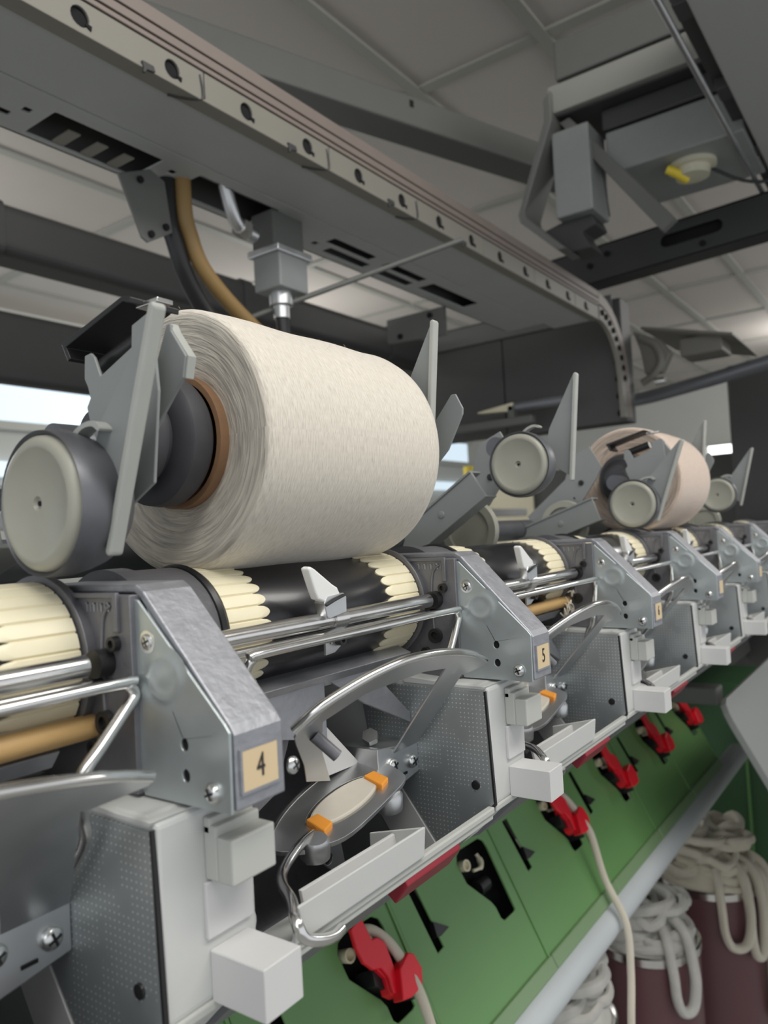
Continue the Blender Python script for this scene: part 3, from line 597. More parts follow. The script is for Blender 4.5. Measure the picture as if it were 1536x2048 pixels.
# ================================================================= package cradles
PIV = (0.20, 0.41, 1.50)
def cradle():
    t = thing('package_cradle', PIV, 'x', 'cradle', 'package cradles with round end caps')
    cy, cz = 0.2685, 1.5187
    obj('housing', MB().lathe([(0.002, 0), (0.002, 0.0255), (0.0, 0.0272), (0.003, 0.0277), (0.010, 0.0275), (0.016, 0.0262), (0.022, 0.0242), (0.027, 0.020), (0.030, 0.012), (0.030, 0)], (0.1575, cy, cz), (1, 0, 0), 56), HOUSE, t)
    obj('end_cap', MB().lathe([(0.0025, 0), (0.0022, 0.0015), (0.0022, 0.0019), (0.0008, 0.0028), (0.0008, 0.0190), (-0.0002, 0.0205), (-0.0005, 0.0218), (0.0002, 0.0238), (0.0016, 0.0252), (0.0045, 0.0257), (0.0045, 0)], (0.1560, cy, cz), (1, 0, 0), 56), CAPM, t)
    obj('centre_hole', MB().lathe([(0, 0), (0, 0.0010), (0.0008, 0.0010), (0.0008, 0)], (0.1575, cy, cz), (1, 0, 0), 14), DARK, t)
    tab = spline2([(0.2630, 1.5455), (0.2570, 1.5480), (0.2505, 1.5482), (0.2465, 1.5455), (0.2475, 1.5440), (0.2510, 1.5462), (0.2570, 1.5460), (0.2625, 1.5435)], 3, True)
    obj('latch_tab', MB().prism(tab, 0.169, 0.1755), EDGE, t)
    # handle: bar with a triangular fin
    d = V((0.2455 - 0.2135, 1.4973 - 1.585)).normalized(); nrm = V((-d.y, d.x))
    if nrm.x < 0: nrm = -nrm
    T = V((0.2135, 1.585)); B = V((0.2455, 1.4973))
    def pt(p, q): v = T + d * p + nrm * q; return (v.x, v.y)
    Lb = (B - T).length
    bar = [pt(0.0015, -0.0002), pt(0, 0.0012), pt(0.001, 0.0032), pt(Lb - 0.001, 0.0032), pt(Lb, 0.0012), pt(Lb - 0.0012, -0.0002)]
    obj('handle_bar', MB().prism(bar, 0.1700, 0.1760), EDGE, t, bevel=0.0010)
    fin = [pt(0.002, 0.002), pt(0.0015, 0.005), pt(0.048, 0.0250), pt(0.068, 0.0280), pt(Lb - 0.012, 0.018), pt(Lb - 0.004, 0.002)]
    obj('handle_fin', MB().prism(fin, 0.1745, 0.1758), PAINT, t, bevel=0.0003)
    # carrier plate behind the cap
    p1 = [(0.2842, 1.5817), (0.2800, 1.5822), (0.2776, 1.5800), (0.2740, 1.5715), (0.2530, 1.5795), (0.2522, 1.5880), (0.2425, 1.5909), (0.2400, 1.5890), (0.238, 1.56), (0.243, 1.525), (0.262, 1.515), (0.2800, 1.548), (0.2825, 1.5540), (0.2842, 1.5600), (0.2815, 1.5635), (0.2828, 1.568), (0.2850, 1.5720)]
    obj('carrier_plate', MB().prism(p1, 0.1895, 0.1910), PAINT, t, bevel=0.0004)
    p2 = [(0.2435, 1.5885), (0.2412, 1.5884), (0.2411, 1.5857), (0.233, 1.5742), (0.2351, 1.5659), (0.2478, 1.5535), (0.2620, 1.5380), (0.2700, 1.5300), (0.2720, 1.5330), (0.2560, 1.5640)]
    obj('clamp_plate', MB().prism(p2, 0.1995, 0.2012), PAINT, t, bevel=0.0004)
    obj('clamp_flange', MB().prism([(0.2420, 1.5890), (0.2405, 1.5855), (0.2322, 1.5742), (0.2345, 1.5655), (0.2365, 1.5660), (0.2345, 1.5740), (0.2420, 1.5855)], 0.2005, 0.2045), EDGE, t, bevel=0.0003)
    obj('link', MB().prism([(0.2560, 1.5640), (0.2535, 1.5640), (0.2490, 1.5480), (0.2515, 1.5460)], 0.194, 0.1955), EDGE, t, bevel=0.0003)
    # dark sheet cover over the lever, with its bright edge and roller
    obj('lever_cover', MB().prism([(0.3065, 1.5915), (0.2620, 1.6030), (0.2570, 1.6015), (0.2575, 1.5990), (0.2620, 1.6005), (0.3030, 1.5895), (0.300, 1.584), (0.302, 1.583)], 0.1930, 0.2180), BLKM, t, bevel=0.0004)
    obj('lever_edge', MB().box((0.1985, 0.2470, 1.5985), (0.2065, 0.2610, 1.6005), fr=None), CHROME, t, bevel=0.0004)
    obj('lever_roller', MB().tube([(0.2000, 0.284, 1.5790), (0.2000, 0.258, 1.5860)], 0.0042, 16), BLKM, t)
    # chuck that holds the tube
    obj('chuck', MB().lathe([(0, 0), (0, 0.012), (0.004, 0.0125), (0.006, 0.0165), (0.014, 0.0175), (0.016, 0.0235), (0.0185, 0.0245), (0.022, 0.0240), (0.0225, 0.0205), (0.0265, 0.0205), (0.028, 0.0285), (0.0305, 0.0312), (0.036, 0.0318), (0.040, 0.0316), (0.0425, 0.030), (0.0435, 0.0)], (0.2035, 0.3005, 1.551), (1, 0, 0), 56), RUBBER, t)
    obj('axle', MB().lathe([(0, 0), (0, 0.009), (0.026, 0.009), (0.026, 0)], (0.1800, 0.2950, 1.545), (1, 0, 0), 24), HOUSE, t)
    # arm down to the pivot
    u = V((0.3950 - 0.3224, 1.4880 - 1.5126)).normalized(); w = V((-u.y, u.x)); A = V((0.2900, 1.5236))
    def ap(p, q): v = A + u * p + w * q; return (v.x, v.y)
    arm = [ap(0.022, 0.0132), ap(0.022, -0.0132), ap(0.112, -0.0132), ap(0.124, 0.0), ap(0.112, 0.0132)]
    obj('arm', MB().prism(arm, 0.1610, 0.1640), PAINT, t, bevel=0.0006)
    mb = MB().prism([ap(0.022, 0.0120), ap(0.022, 0.0140), ap(0.112, 0.0140), ap(0.112, 0.0120)], 0.1595, 0.1800)
    obj('arm_flange', mb, PAINT, t, bevel=0.0004)
    obj('arm_flange', MB().prism([ap(0.022, -0.0120), ap(0.022, -0.0140), ap(0.112, -0.0140), ap(0.112, -0.0120)], 0.1595, 0.1800), PAINT, t, bevel=0.0004)
    v = A + u * 0.068
    obj('rivet', MB().lathe([(0, 0), (-0.0003, 0.0034), (-0.0008, 0.0030), (-0.0012, 0)], (0.1610, v.x, v.y), (1, 0, 0), 20), PAINT, t)
    obj('pivot', MB().lathe([(0, 0), (0, 0.012), (0.26, 0.012), (0.26, 0)], (0.158, 0.41, 1.497), (1, 0, 0), 24), HOUSE, t)
    # right-hand arm
    rp = [(0.4060, 1.5124), (0.4000, 1.4920), (0.3864, 1.4940), (0.3376, 1.5053), (0.3100, 1.5280), (0.2990, 1.5398), (0.3060, 1.5677), (0.3300, 1.5640), (0.3460, 1.5400), (0.3800, 1.5240)]
    obj('right_arm', MB().prism(rp, 0.4200, 0.4225, holes=[circ(0.3420, 1.5150, 0.0016, 12)]), PAINT, t, bevel=0.0004)
    for a, b in ((0.3620, 1.5080), (0.3280, 1.5300)):
        obj('arm_bolt', MB().lathe([(0, 0), (0, 0.0032), (-0.0015, 0.0032), (-0.002, 0)], (0.4200, a, b), (1, 0, 0), 16), BLKM, t)
    obj('right_chuck', MB().lathe([(0, 0), (0, 0.029), (0.004, 0.0318), (0.012, 0.0318), (0.018, 0.030), (0.0195, 0.0245), (0.024, 0.0235), (0.0255, 0.019), (0.03, 0.018), (0.03, 0)], (0.3960, 0.3005, 1.551), (1, 0, 0), 56), RUBBER, t)
    wing = [(0.2473, 1.5877), (0.2440, 1.5878), (0.2392, 1.5780), (0.2396, 1.5740), (0.2515, 1.5526), (0.2700, 1.5350), (0.2730, 1.5370), (0.2640, 1.5680)]
    obj('clamp_wing', MB().prism(wing, 0.4280, 0.4296), PAINT, t, bevel=0.0005)
    obj('brake_ring', MB().lathe([(0.0, 0.0215), (0.0, 0.0285), (0.006, 0.0295), (0.006, 0.0), (0.004, 0.0), (0.004, 0.0215), (0.0, 0.0215)], (0.405, 0.3585, 1.4870), (1, 0, 0), 40), CAPM, t)
    return t
cr = cradle(); cr['label'] = 'package cradle clamping the big cream yarn package, nearest round cap'
UP = math.radians(-14)
DROP = ('lever_cover', 'lever_edge', 'lever_roller', 'carrier_plate', 'clamp_plate', 'clamp_flange', 'link', 'chuck', 'right_chuck', 'clamp_wing')
def empty_cradle(n, label, rx):      # opened arms spread a little sideways
    r = dup(cr, n * G - 0.033, label, drop=DROP, rx=rx)
    for c in r.children:
        if c.name.split('.')[0] in ('right_arm', 'arm_bolt', 'clamp_wing', 'brake_ring', 'handle_bar', 'handle_fin'): c.location.x += 0.033
empty_cradle(1, 'raised empty cradle just behind the big cream package', UP)
empty_cradle(2, 'raised empty cradle with round cap and tall grey handle between the two packages', UP)
dup(cr, 3 * G, 'lowered cradle clamping the smaller peach yarn package')
empty_cradle(4, 'raised empty cradle right behind the peach package', UP)
empty_cradle(5, 'farthest cradle at the right edge', math.radians(-6))

def package(x, mats, name, label, R_=0.0655, w_=1.0):
    c = (x, 0.3005, 1.551)
    t = thing('yarn_package', c, label, 'yarn package', 'cross-wound yarn packages in the cradles')
    prof = [(-0.0660, 0.0325), (-0.0672, 0.037), (-0.0690, 0.048), (-0.0718, 0.059), (-0.0722, 0.0615), (-0.0715, 0.0635), (-0.0690, 0.0652), (-0.062, 0.0655)]
    n0 = len(prof)
    for k in range(1, 12): prof.append((-0.062 + 0.128 * k / 12, 0.0655 + 0.0004 * math.sin(k)))
    prof += [(0.066, 0.0655), (0.0715, 0.0645), (0.0738, 0.0625), (0.0738, 0.06), (0.070, 0.0325)]
    prof = [(a, r * R_ / 0.0655 if r > 0.034 else r) for a, r in prof]
    N = len(prof) - 1
    mis = [1 if i < 5 or i >= N - 2 else 0 for i in range(N)]
    obj('yarn', MB().lathe(prof, c, (1, 0, 0), 128, mis=mis), mats, t)
    obj('tube', MB().lathe([(-0.0715, 0.0300), (-0.0715, 0.0328), (0.0790, 0.0328), (0.0790, 0.0300), (-0.0715, 0.0300)], c, (1, 0, 0), 56), BROWN, t)
    # loose fibres standing off the surface
    random.seed(7); mb = MB()
    for k in range(46):
        a = random.uniform(0.6, 2.6); xx = c[0] + random.uniform(-0.071, 0.07); e = V((0, math.cos(a), math.sin(a)))
        p0 = V((xx, c[1], c[2])) + e * (R_ - 0.0004); q = [p0]
        for s_ in range(3): q.append(q[-1] + e * random.uniform(0.0001, 0.0011) + V((random.uniform(-.0016, .0016), random.uniform(-.001, .001), random.uniform(-.0006, .0006))))
        mb.tube(q, 0.00005, 4, sub=3, cap=False)
    o = obj('loose_fibres', mb, YARN, t); o['kind'] = 'stuff'
    return t
package(0.3195, [YARN, YSIDE], 'a', 'large cream cross-wound yarn package in the nearest cradle')
package(0.3195 + 3 * G, [YARN2, YSIDE2], 'b', 'smaller-looking peach yarn package farther along the machine', 0.064)

# ================================================================= machine body behind the units
mb = MB().prism([(0.345, 1.27), (0.345, 1.428), (0.350, 1.440), (0.72, 1.455), (0.72, 1.0), (0.64, 0.96), (0.60, 0.98), (0.63, 1.20)], -0.35, 3.4)
t = thing('spinning_machine', (1.5, 0.5, 1.2), 'dark grey machine body running behind the drums and spinning units', 'machine')
obj('housing', mb, BEAM, t, bevel=0.004)
obj('top_rail', MB().prism([(0.385, 1.441), (0.385, 1.470), (0.440, 1.472), (0.440, 1.444)], -0.35, 3.4), PAINT, t, bevel=0.002)
obj('inner_shelf', MB().box((-0.35, 0.338, 1.4135), (3.4, 0.400, 1.4215)), DCAST, t, bevel=0.001)

# ================================================================= green cover panels, sloping outwards to the bottom
def gp(x, z, d=0.0):     # point on the cover: x along the machine, z height, d distance out of the cover
    return V((x, 0.4226 + 0.52 * (z - 0.955) - d * 0.887, z + d * 0.461))
def green():
    t = thing('cover_panel', (0.56, 0.44, 0.96), 'x', 'cover', 'green cover panels with slots')
    opn = [(0.578, 1.097), (0.583, 1.103), (0.595, 1.1065), (0.640, 1.1050), (0.648, 1.100), (0.650, 1.092), (0.6485, 1.023), (0.6440, 1.0215), (0.618, 1.0215), (0.6135, 1.0260), (0.613, 1.038), (0.609, 1.045), (0.580, 1.075)]
    slit = [(0.707, 1.104), (0.721, 1.104), (0.7225, 1.0660), (0.7430, 1.0535), (0.7235, 1.0535), (0.7260, 1.0435), (0.7125, 1.0425), (0.711, 1.056)]
    slit = [(0.707, 1.104), (0.721, 1.104), (0.7255, 1.0435), (0.7120, 1.0425)]
    fr = lambda a, b, d: gp(a, b, d)
    lo, hi = 0.9585, 1.20
    poly = [(0.5425, lo), (0.6705, lo), (0.7715, lo), (0.7715, hi), (0.6705, hi), (0.5425, hi)]
    mb = MB().prism([(0.442, lo), (0.671, lo), (0.671, hi), (0.442, hi)], -0.003, 0.0, fr, holes=[opn, [(a - G, b) for a, b in slit]])
    obj('panel', mb, GREEN, t, bevel=0.0012)
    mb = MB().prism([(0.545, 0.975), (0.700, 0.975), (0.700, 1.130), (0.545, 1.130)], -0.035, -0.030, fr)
    obj('opening_shade', mb, DARK, t)  # black sheet imitating the shade inside the opening
    obj('slot_shade', MB().prism([(0.470, 1.035), (0.520, 1.035), (0.500, 1.11), (0.470, 1.11)], -0.020, -0.015, fr), DARK, t)  # depth of the slit painted as shade with a black sheet
    obj('slot_catch', MB().prism([(0.4915, 1.068), (0.5140, 1.0545), (0.4950, 1.0530), (0.4880, 1.0545)], -0.004, 0.003, fr), BLKM, t, bevel=0.0005)
    obj('seam_rib', MB().prism([(0.6660, lo), (0.6700, lo), (0.6700, hi), (0.6660, hi)], 0.0, 0.0022, fr), GREEN, t, bevel=0.0008)
    obj('lower_lip', MB().prism([(0.442, lo - 0.012), (0.671, lo - 0.012), (0.671, lo + 0.004), (0.442, lo + 0.004)], -0.004, 0.0045, fr), mat_lip, t, bevel=0.002)
    nz = MB().lathe([(0, 0.0048), (0.0, 0.0068), (0.012, 0.0062), (0.03, 0.005), (0.03, 0), (0.008, 0.0), (0.004, 0.0048), (0, 0.0048)], gp(0.5865, 1.0905, 0.006), (0.1, 0.8, -0.3), 24)
    obj('nozzle', nz, CREAM, t)
    obj('feed_roller', MB().lathe([(0, 0), (0, 0.010), (0.022, 0.010), (0.022, 0)], gp(0.615, 1.060, -0.018), (1, 0, 0), 24), BLKM, t)
    obj('cream_guide', MB().tube([gp(0.612, 1.0795, -0.008), gp(0.626, 1.078, -0.006), gp(0.634, 1.083, -0.008), gp(0.635, 1.091, -0.01)], [0.002, 0.0035, 0.004, 0.0026], 12, sub=4), CREAM, t)
    return t
mat_lip = mat('pale_green_lip', (0.22, 0.34, 0.18), 0.4)
gc = green()
GL = {-1: 'green cover panel cut by the bottom edge of the picture', 0: 'green cover panel holding the nearest red sliver clip', 1: 'green cover panel with an empty black opening and no clip', 2: 'green cover panel with the red clip whose sliver runs over the white pipe', 3: 'green cover panel with the third red clip from the left', 4: 'green cover panel with the fourth red clip from the left', 5: 'farthest green cover panel with a dim red clip'}
gc['label'] = GL[0]
for n in GL:
    if n: dup(gc, G * n, GL[n])

def clip():
    t = thing('sliver_clip', tuple(gp(0.615, 1.07, 0.01)), 'x', 'sliver clip', 'red sliver clips on the green covers')
    fr = lambda a, b, d: gp(a, b, d)
    ph = [(0.6035, 1.1165), (0.5945, 1.1125), (0.5850, 1.1105), (0.5825, 1.0960), (0.5845, 1.0825), (0.5930, 1.0730), (0.6035, 1.0700), (0.6080, 1.0610), (0.6060, 1.0480), (0.6120, 1.0450), (0.6200, 1.0640), (0.6215, 1.0850), (0.6140, 1.0925), (0.6060, 1.0935)]
    a = 0.021
    obj('hook', MB().prism(ph, a - 0.004, a + 0.001, fr), RED, t, bevel=0.0012)
    obj('hook_side', MB().prism([(0.6020, 1.0700), (0.6080, 1.0610), (0.6060, 1.0480), (0.6130, 1.0420), (0.6240, 1.0640), (0.6200, 1.0860), (0.6140, 1.0925)], 0.004, a - 0.004, fr), RED, t, bevel=0.001)
    obj('jaw', MB().prism([(0.6060, 1.0405), (0.6200, 1.0375), (0.6400, 1.0385), (0.6490, 1.0500), (0.6460, 1.0640), (0.6380, 1.0680), (0.6190, 1.0620)], a - 0.006, a + 0.008, fr), RED, t, bevel=0.0018, seg=3)
    obj('bracket', MB().prism([(0.596, 1.060), (0.640, 1.030), (0.640, 1.038), (0.600, 1.072)], -0.012, 0.012, fr), BLKM, t)
    return t
cl = clip()
cl['label'] = 'nearest red plastic sliver clip on the green cover'
for n, l in ((2, 'red sliver clip holding the long white sliver that crosses the white pipe'), (3, 'red sliver clip on the green cover, third from the left'), (4, 'red sliver clip on the green cover, fourth from the left'), (5, 'dim red sliver clip farthest to the right, near the grey panel')): dup(cl, G * n, l)

def sliver(n, pts, label, r=0.0054):
    obj('sliver', MB().tube(pts, r, 12, sub=8, flat=0.75), SLIVER, loc=tuple(pts[0]), label=label, cat='sliver', group='cotton slivers fed through red clips')
sx = G * 2
sliver(2, [gp(0.6100 + sx, 1.102, 0.004), gp(0.6190 + sx, 1.0985, 0.012), gp(0.6280 + sx, 1.085, 0.018), gp(0.6330 + sx, 1.068, 0.021), gp(0.6340 + sx, 1.050, 0.024), gp(0.6340 + sx, 1.030, 0.026), V((1.088, 0.420, 0.985)), V((1.086, 0.392, 0.930)), V((1.088, 0.390, 0.86)), V((1.082, 0.392, 0.79)), V((1.10, 0.40, 0.70)), V((1.16, 0.43, 0.66))], 'long white sliver hanging from the second clip and over the white pipe')
sliver(0, [gp(0.6100, 1.102, 0.004), gp(0.6190, 1.0985, 0.012), gp(0.6280, 1.085, 0.018), gp(0.6330, 1.068, 0.021), gp(0.6340, 1.050, 0.024), gp(0.6340, 1.030, 0.026), V((0.632, 0.415, 0.985)), V((0.634, 0.389, 0.930)), V((0.634, 0.388, 0.80))], 'white sliver under the nearest red clip at the bottom edge')

# white pipe in front of the covers
t = thing('pipe', (1.4, 0.425, 0.922), 'long white round pipe running under the green covers', 'pipe')
obj('tube', MB().lathe([(0, 0), (0, 0.0235), (1.62, 0.0235), (1.62, 0)], (0.40, 0.425, 0.922), (1, 0, 0), 40), PIPE, t)
for x in (0.5, 1.75):
    obj('bracket', MB().box((x, 0.44, 0.915), (x + 0.02, 0.50, 0.93)), PIPE, t)

# ================================================================= cans with coiled sliver
def ropes(c, R_, h, seed, n, r=0.0100, hang=()):
    random.seed(seed); mb = MB(); P = []
    for k in range(n):
        f = k / n
        a0 = random.uniform(0, 6.28); rr = random.uniform(0.25, 0.55) * R_; off = R_ - rr - 0.004
        off = off * random.uniform(0.5, 1.0); ax = V((math.cos(a0), math.sin(a0), 0)) * off
        zz = c[2] + h * f * (1 - 0.35 * (off / R_) ** 2)
        loop = []
        for q in range(10):
            a = 2 * math.pi * q / 10 + a0
            loop.append(V((c[0], c[1], 0)) + ax + V((math.cos(a) * rr, math.sin(a) * rr * random.uniform(0.85, 1.1), zz + random.uniform(-0.006, 0.010))))
        mb.tube(loop, r * random.uniform(0.85, 1.2), 8, closed=True, sub=3, flat=0.8)
    for pts in hang: mb.tube(pts, r * 1.05, 10, sub=6, flat=0.85)
    mb.lathe([(0, 0), (0, R_ * 0.93), (h * 0.3, R_ * 0.85), (h * 0.72, R_ * 0.45), (h * 0.8, 0)], (c[0], c[1], c[2] - 0.01), (0, 0, 1), 32)
    return mb
def can(x, y, zt, r, label):
    t = thing('sliver_can', (x, y, -0.2), label, 'can', 'maroon sliver cans on the floor')
    obj('barrel', MB().lathe([(0, 0), (0, r - 0.004), (0.01, r), (zt + 0.2 - 0.012, r), (zt + 0.2 - 0.012, r - 0.004), (0.05, r - 0.005), (0.05, 0)], (x, y, -0.2), (0, 0, 1), 56), MAROON, t)
    obj('rim', MB().lathe([(-0.014, r + 0.0005), (-0.014, r + 0.003), (0.0, r + 0.003), (0.002, r), (0.0, r - 0.005), (-0.014, r - 0.005), (-0.014, r + 0.0005)], (x, y, zt), (0, 0, 1), 56), CHROME, t)
    return t
def coil(x, y, zt, r, h, seed, label, m=None, hang=(), n=26):
    obj('sliver_coil', ropes((x, y, zt), r - 0.007, h, seed, n, hang=hang), m or SLIVER, loc=(x, y, zt), label=label, cat='sliver coil', group='coils of sliver in the cans')
def drape(x, y, zt, r, ang, drop, sep=0.03, start=0.5):
    d = V((math.cos(ang), math.sin(ang), 0)); s_ = V((-d.y, d.x, 0)); c = V((x, y, zt))
    e = r + 0.014
    return [c + d * r * start - s_ * sep * 0.3 + V((0, 0, 0.05)), c + d * (r - 0.004) - s_ * sep * 0.9 + V((0, 0, 0.035)), c + d * e - s_ * sep + V((0, 0, -0.02)), c + d * (e + 0.002) - s_ * sep * 0.9 + V((0, 0, -drop * 0.7)), c + d * (e + 0.003) - s_ * sep * 0.45 + V((0, 0, -drop)),
            c + d * (e + 0.003) + s_ * sep * 0.45 + V((0, 0, -drop)), c + d * (e + 0.002) + s_ * sep * 0.9 + V((0, 0, -drop * 0.7)), c + d * e + s_ * sep + V((0, 0, -0.02)), c + d * (r - 0.004) + s_ * sep * 0.9 + V((0, 0, 0.04)), c + d * r * start + s_ * sep * 0.5 + V((0, 0, 0.06))]
vd = math.atan2(-0.45, -1.40)
can(1.507, 0.506, 0.70, 0.098, 'maroon can right behind the hanging white sliver')
coil(1.507, 0.506, 0.70, 0.106, 0.085, 3, 'grey-white sliver coil with one loop hanging over the rim', GSLIVER, [drape(1.507, 0.506, 0.70, 0.098, vd + 0.60, 0.085, 0.022)])
can(1.83, 0.463, 0.70, 0.108, 'maroon can farthest right, with thick hanging sliver loops')
coil(1.83, 0.463, 0.70, 0.118, 0.12, 5, 'cream sliver coil with long loops hanging over the right can', None, [drape(1.83, 0.463, 0.70, 0.108, vd + 0.75, 0.125, 0.020), drape(1.83, 0.463, 0.70, 0.108, vd + 1.25, 0.27, 0.02), drape(1.83, 0.463, 0.70, 0.108, vd + 0.35, 0.10, 0.03)], 34)
can(1.19, 0.56, 0.70, 0.098, 'maroon can at the bottom edge, left of the hanging sliver')
coil(1.19, 0.56, 0.70, 0.108, 0.12, 8, 'pale sliver coil at the bottom edge, left of the hanging sliver', GSLIVER)
can(1.62, 0.74, 0.70, 0.098, 'can in the back row seen between the cover and the pipe')
coil(1.62, 0.74, 0.70, 0.098, 0.12, 9, 'sliver coil in the back row just under the green cover edge')
can(1.36, 0.76, 0.70, 0.098, 'can in the back row behind the bottom edge can')
coil(1.36, 0.76, 0.70, 0.098, 0.12, 10, 'sliver coil in the back row behind the white pipe, farther left')
can(1.90, 0.72, 0.70, 0.098, 'can in the back row behind the cream coil')
coil(1.90, 0.72, 0.70, 0.098, 0.14, 12, 'sliver coil in the back row behind the cream coil')

# green machine foot and grey swung-out cover at the right
t = thing('end_column', (2.3, 0.5, -0.2), 'dark green machine end foot behind the sliver cans', 'machine foot')
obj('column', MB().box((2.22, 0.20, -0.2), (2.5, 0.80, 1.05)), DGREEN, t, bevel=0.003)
obj('seam_strip', MB().box((2.214, 0.440, -0.2), (2.222, 0.447, 1.05)), GREEN, t)
o_ = V((1.2988, 0.3, 1.2011)); Fq = FP(o_, (1, 0, 0), (0, -0.468, -0.884))
t = thing('swing_cover', tuple(o_), 'flat grey swung-out cover panel with rounded corner at the right edge', 'cover')
obj('sheet', MB().prism([(0.03, 0.0), (0.0, 0.03)][::-1] and [(0.0, 0.035), (0.0035, 0.018), (0.012, 0.006), (0.03, 0.0), (0.88, 0.0), (0.88, 0.50), (0.0, 0.50)], -0.012, 0.0, Fq), mat('satin_grey', (0.23, 0.24, 0.235), 0.5), t, bevel=0.002)
obj('hinge_arm', MB().box((1.36, 0.31, 1.185), (1.40, 0.42, 1.215)), BEAM, t, bevel=0.004)

# ================================================================= overhead track
t = thing('overhead_track', (0.2, 0.76, 2.05), 'long grey overhead track beam with beige cover strip and row of black holes', 'track beam')
obj('beam', MB().box((0.10, 0.706, 2.0485), (2.03, 0.83, 2.122)), TRACKM, t, bevel=0.004)
obj('lower_edge', MB().box((0.10, 0.699, 2.0465), (2.03, 0.722, 2.0500)), COVER, t, bevel=0.001)
hx = 0.6007
x = 0.10; segs = []
joints = [0.165 + 0.2425 * k for k in range(9)]
jo = [0.10] + [j for j in joints if 0.12 < j < 2.0] + [2.03]
for a, b in zip(jo[:-1], jo[1:]):
    hs = [circ(hx + 0.1213 * k, 2.0655, 0.0112, 16) for k in range(-5, 13) if a + 0.015 < hx + 0.1213 * k < b - 0.015]
    obj('cover_strip', MB().prism([(a + 0.001, 2.0475), (b - 0.001, 2.0475), (b - 0.001, 2.0840), (a + 0.001, 2.0840)], 0.700, 0.7035, FY, holes=hs), COVER, t, bevel=0.0006)
obj('hole_shade', MB().box((0.10, 0.7042, 2.050), (2.03, 0.7058, 2.082)), DARK, t)  # black sheet that makes the holes look shaded
for k in range(-4, 12):
    xx = hx + 0.1213 * k
    obj('hole_lug', MB().prism([(xx + 0.006, 2.0610), (xx + 0.013, 2.0600), (xx + 0.012, 2.0545), (xx + 0.005, 2.0580)], 0.6985, 0.7005, FY), DARK, t)
for z0, z1, m in ((2.0855, 2.0915, CTRACK), (2.0945, 2.1050, CTRACK), (2.1080, 2.1260, CTRACK)):
    obj('conductor_strip', MB().box((0.10, 0.698, z0), (2.03, 0.7065, z1)), m, t, bevel=0.0008)
for z0, z1 in ((2.0915, 2.0945), (2.1050, 2.1080)):
    obj('conductor_groove', MB().box((0.10, 0.7025, z0 - 0.0005), (2.03, 0.7065, z1 + 0.0005)), COPPER, t)
for k, xx in enumerate((0.555, 0.798, 1.04, 1.283)):
    obj('hook', MB().prism([(xx, 2.0535), (xx + 0.016, 2.0535), (xx + 0.018, 2.047), (xx + 0.006, 2.0450), (xx + 0.004, 2.0405), (xx + 0.001, 2.0405), (xx + 0.002, 2.046)], 0.6965, 0.7005, FY), DUCT, t, bevel=0.0006)
for xx in (0.643, 0.886, 1.128):
    obj('joint_hook', MB().tube([(xx, 0.7, 2.078), (xx + 0.003, 0.6985, 2.058), (xx, 0.70, 2.0475), (xx - 0.018, 0.712, 2.0455), (xx - 0.035, 0.720, 2.0455)], 0.0016, 8, sub=4), DUCT, t)
# slotted cable tray along the far side
opens = [rrect(0.515, 0.872, 0.527, 0.884, 0.001, 1), rrect(0.494, 0.895, 0.512, 0.908, 0.001, 1), rrect(0.545, 0.856, 0.712, 0.928, 0.003, 2), rrect(0.735, 0.870, 0.748, 0.882, 0.001, 1), rrect(0.775, 0.852, 0.945, 0.925, 0.003, 2),
         rrect(1.100, 0.860, 1.235, 0.885, 0.002, 2), rrect(1.085, 0.895, 1.10, 0.91, 0.001, 1), rrect(1.13, 0.895, 1.26, 0.92, 0.002, 2), rrect(1.275, 0.86, 1.42, 0.885, 0.002, 2), rrect(1.285, 0.895, 1.42, 0.92, 0.002, 2), rrect(1.45, 0.865, 1.66, 0.91, 0.002, 2)]
obj('cable_tray', MB().prism([(0.10, 0.829), (1.95, 0.829), (1.95, 0.938), (0.10, 0.938)], 2.0480, 2.0510, FZ, holes=opens), TRACKM, t, bevel=0.0008)
obj('tray_wall', MB().box((0.10, 0.935, 2.048), (1.95, 0.938, 2.110)), BEAM, t)
obj('tray_shade', MB().box((0.10, 0.835, 2.105), (1.95, 0.934, 2.110)), DARK, t)  # black panel giving the tray interior its painted shade
obj('tray_cable', MB().tube([(0.10, 0.865, 2.068), (0.5, 0.865, 2.066), (1.0, 0.868, 2.068), (1.95, 0.866, 2.067)], 0.010, 12, sub=4), HOUSE, t)
for k in range(3):
    xx = 0.582 + 0.042 * k
    obj('tray_strap', MB().box((xx, 0.885, 2.0495), (xx + 0.017, 0.926, 2.0515)), COVER, t)
# the track turns down at its far end
arc = [V((2.03, 0, 2.088))] + [V((2.03 + 0.19 * math.sin(a), 0, 1.898 + 0.19 * math.cos(a))) for a in [math.pi / 2 * k / 10 for k in range(1, 10)]] + [V((2.225, 0, 1.80))]
def ribbon(off0, off1):
    o1, o2 = [], []
    for i, p in enumerate(arc):
        q = arc[min(i + 1, len(arc) - 1)] - arc[max(i - 1, 0)]; q.normalize(); n_ = V((-q.z, 0, q.x))
        o1.append((p.x + n_.x * off0, p.z + n_.z * off0)); o2.append((p.x + n_.x * off1, p.z + n_.z * off1))
    return o1 + o2[::-1]
obj('curved_end', MB().prism(ribbon(-0.040, 0.0), 0.698, 0.710, FY), COVER, t, bevel=0.001)
obj('curved_strip', MB().prism(ribbon(0.004, 0.036), 0.698, 0.708, FY), CTRACK, t, bevel=0.001)
for k in range(1, 10):
    p = arc[k]; obj('end_bolt', MB().lathe([(0, 0), (0, 0.008), (-0.004, 0.008), (-0.004, 0)], (p.x - 0.012, 0.697, p.z - 0.016), (0, 1, 0), 12), DARK, t)

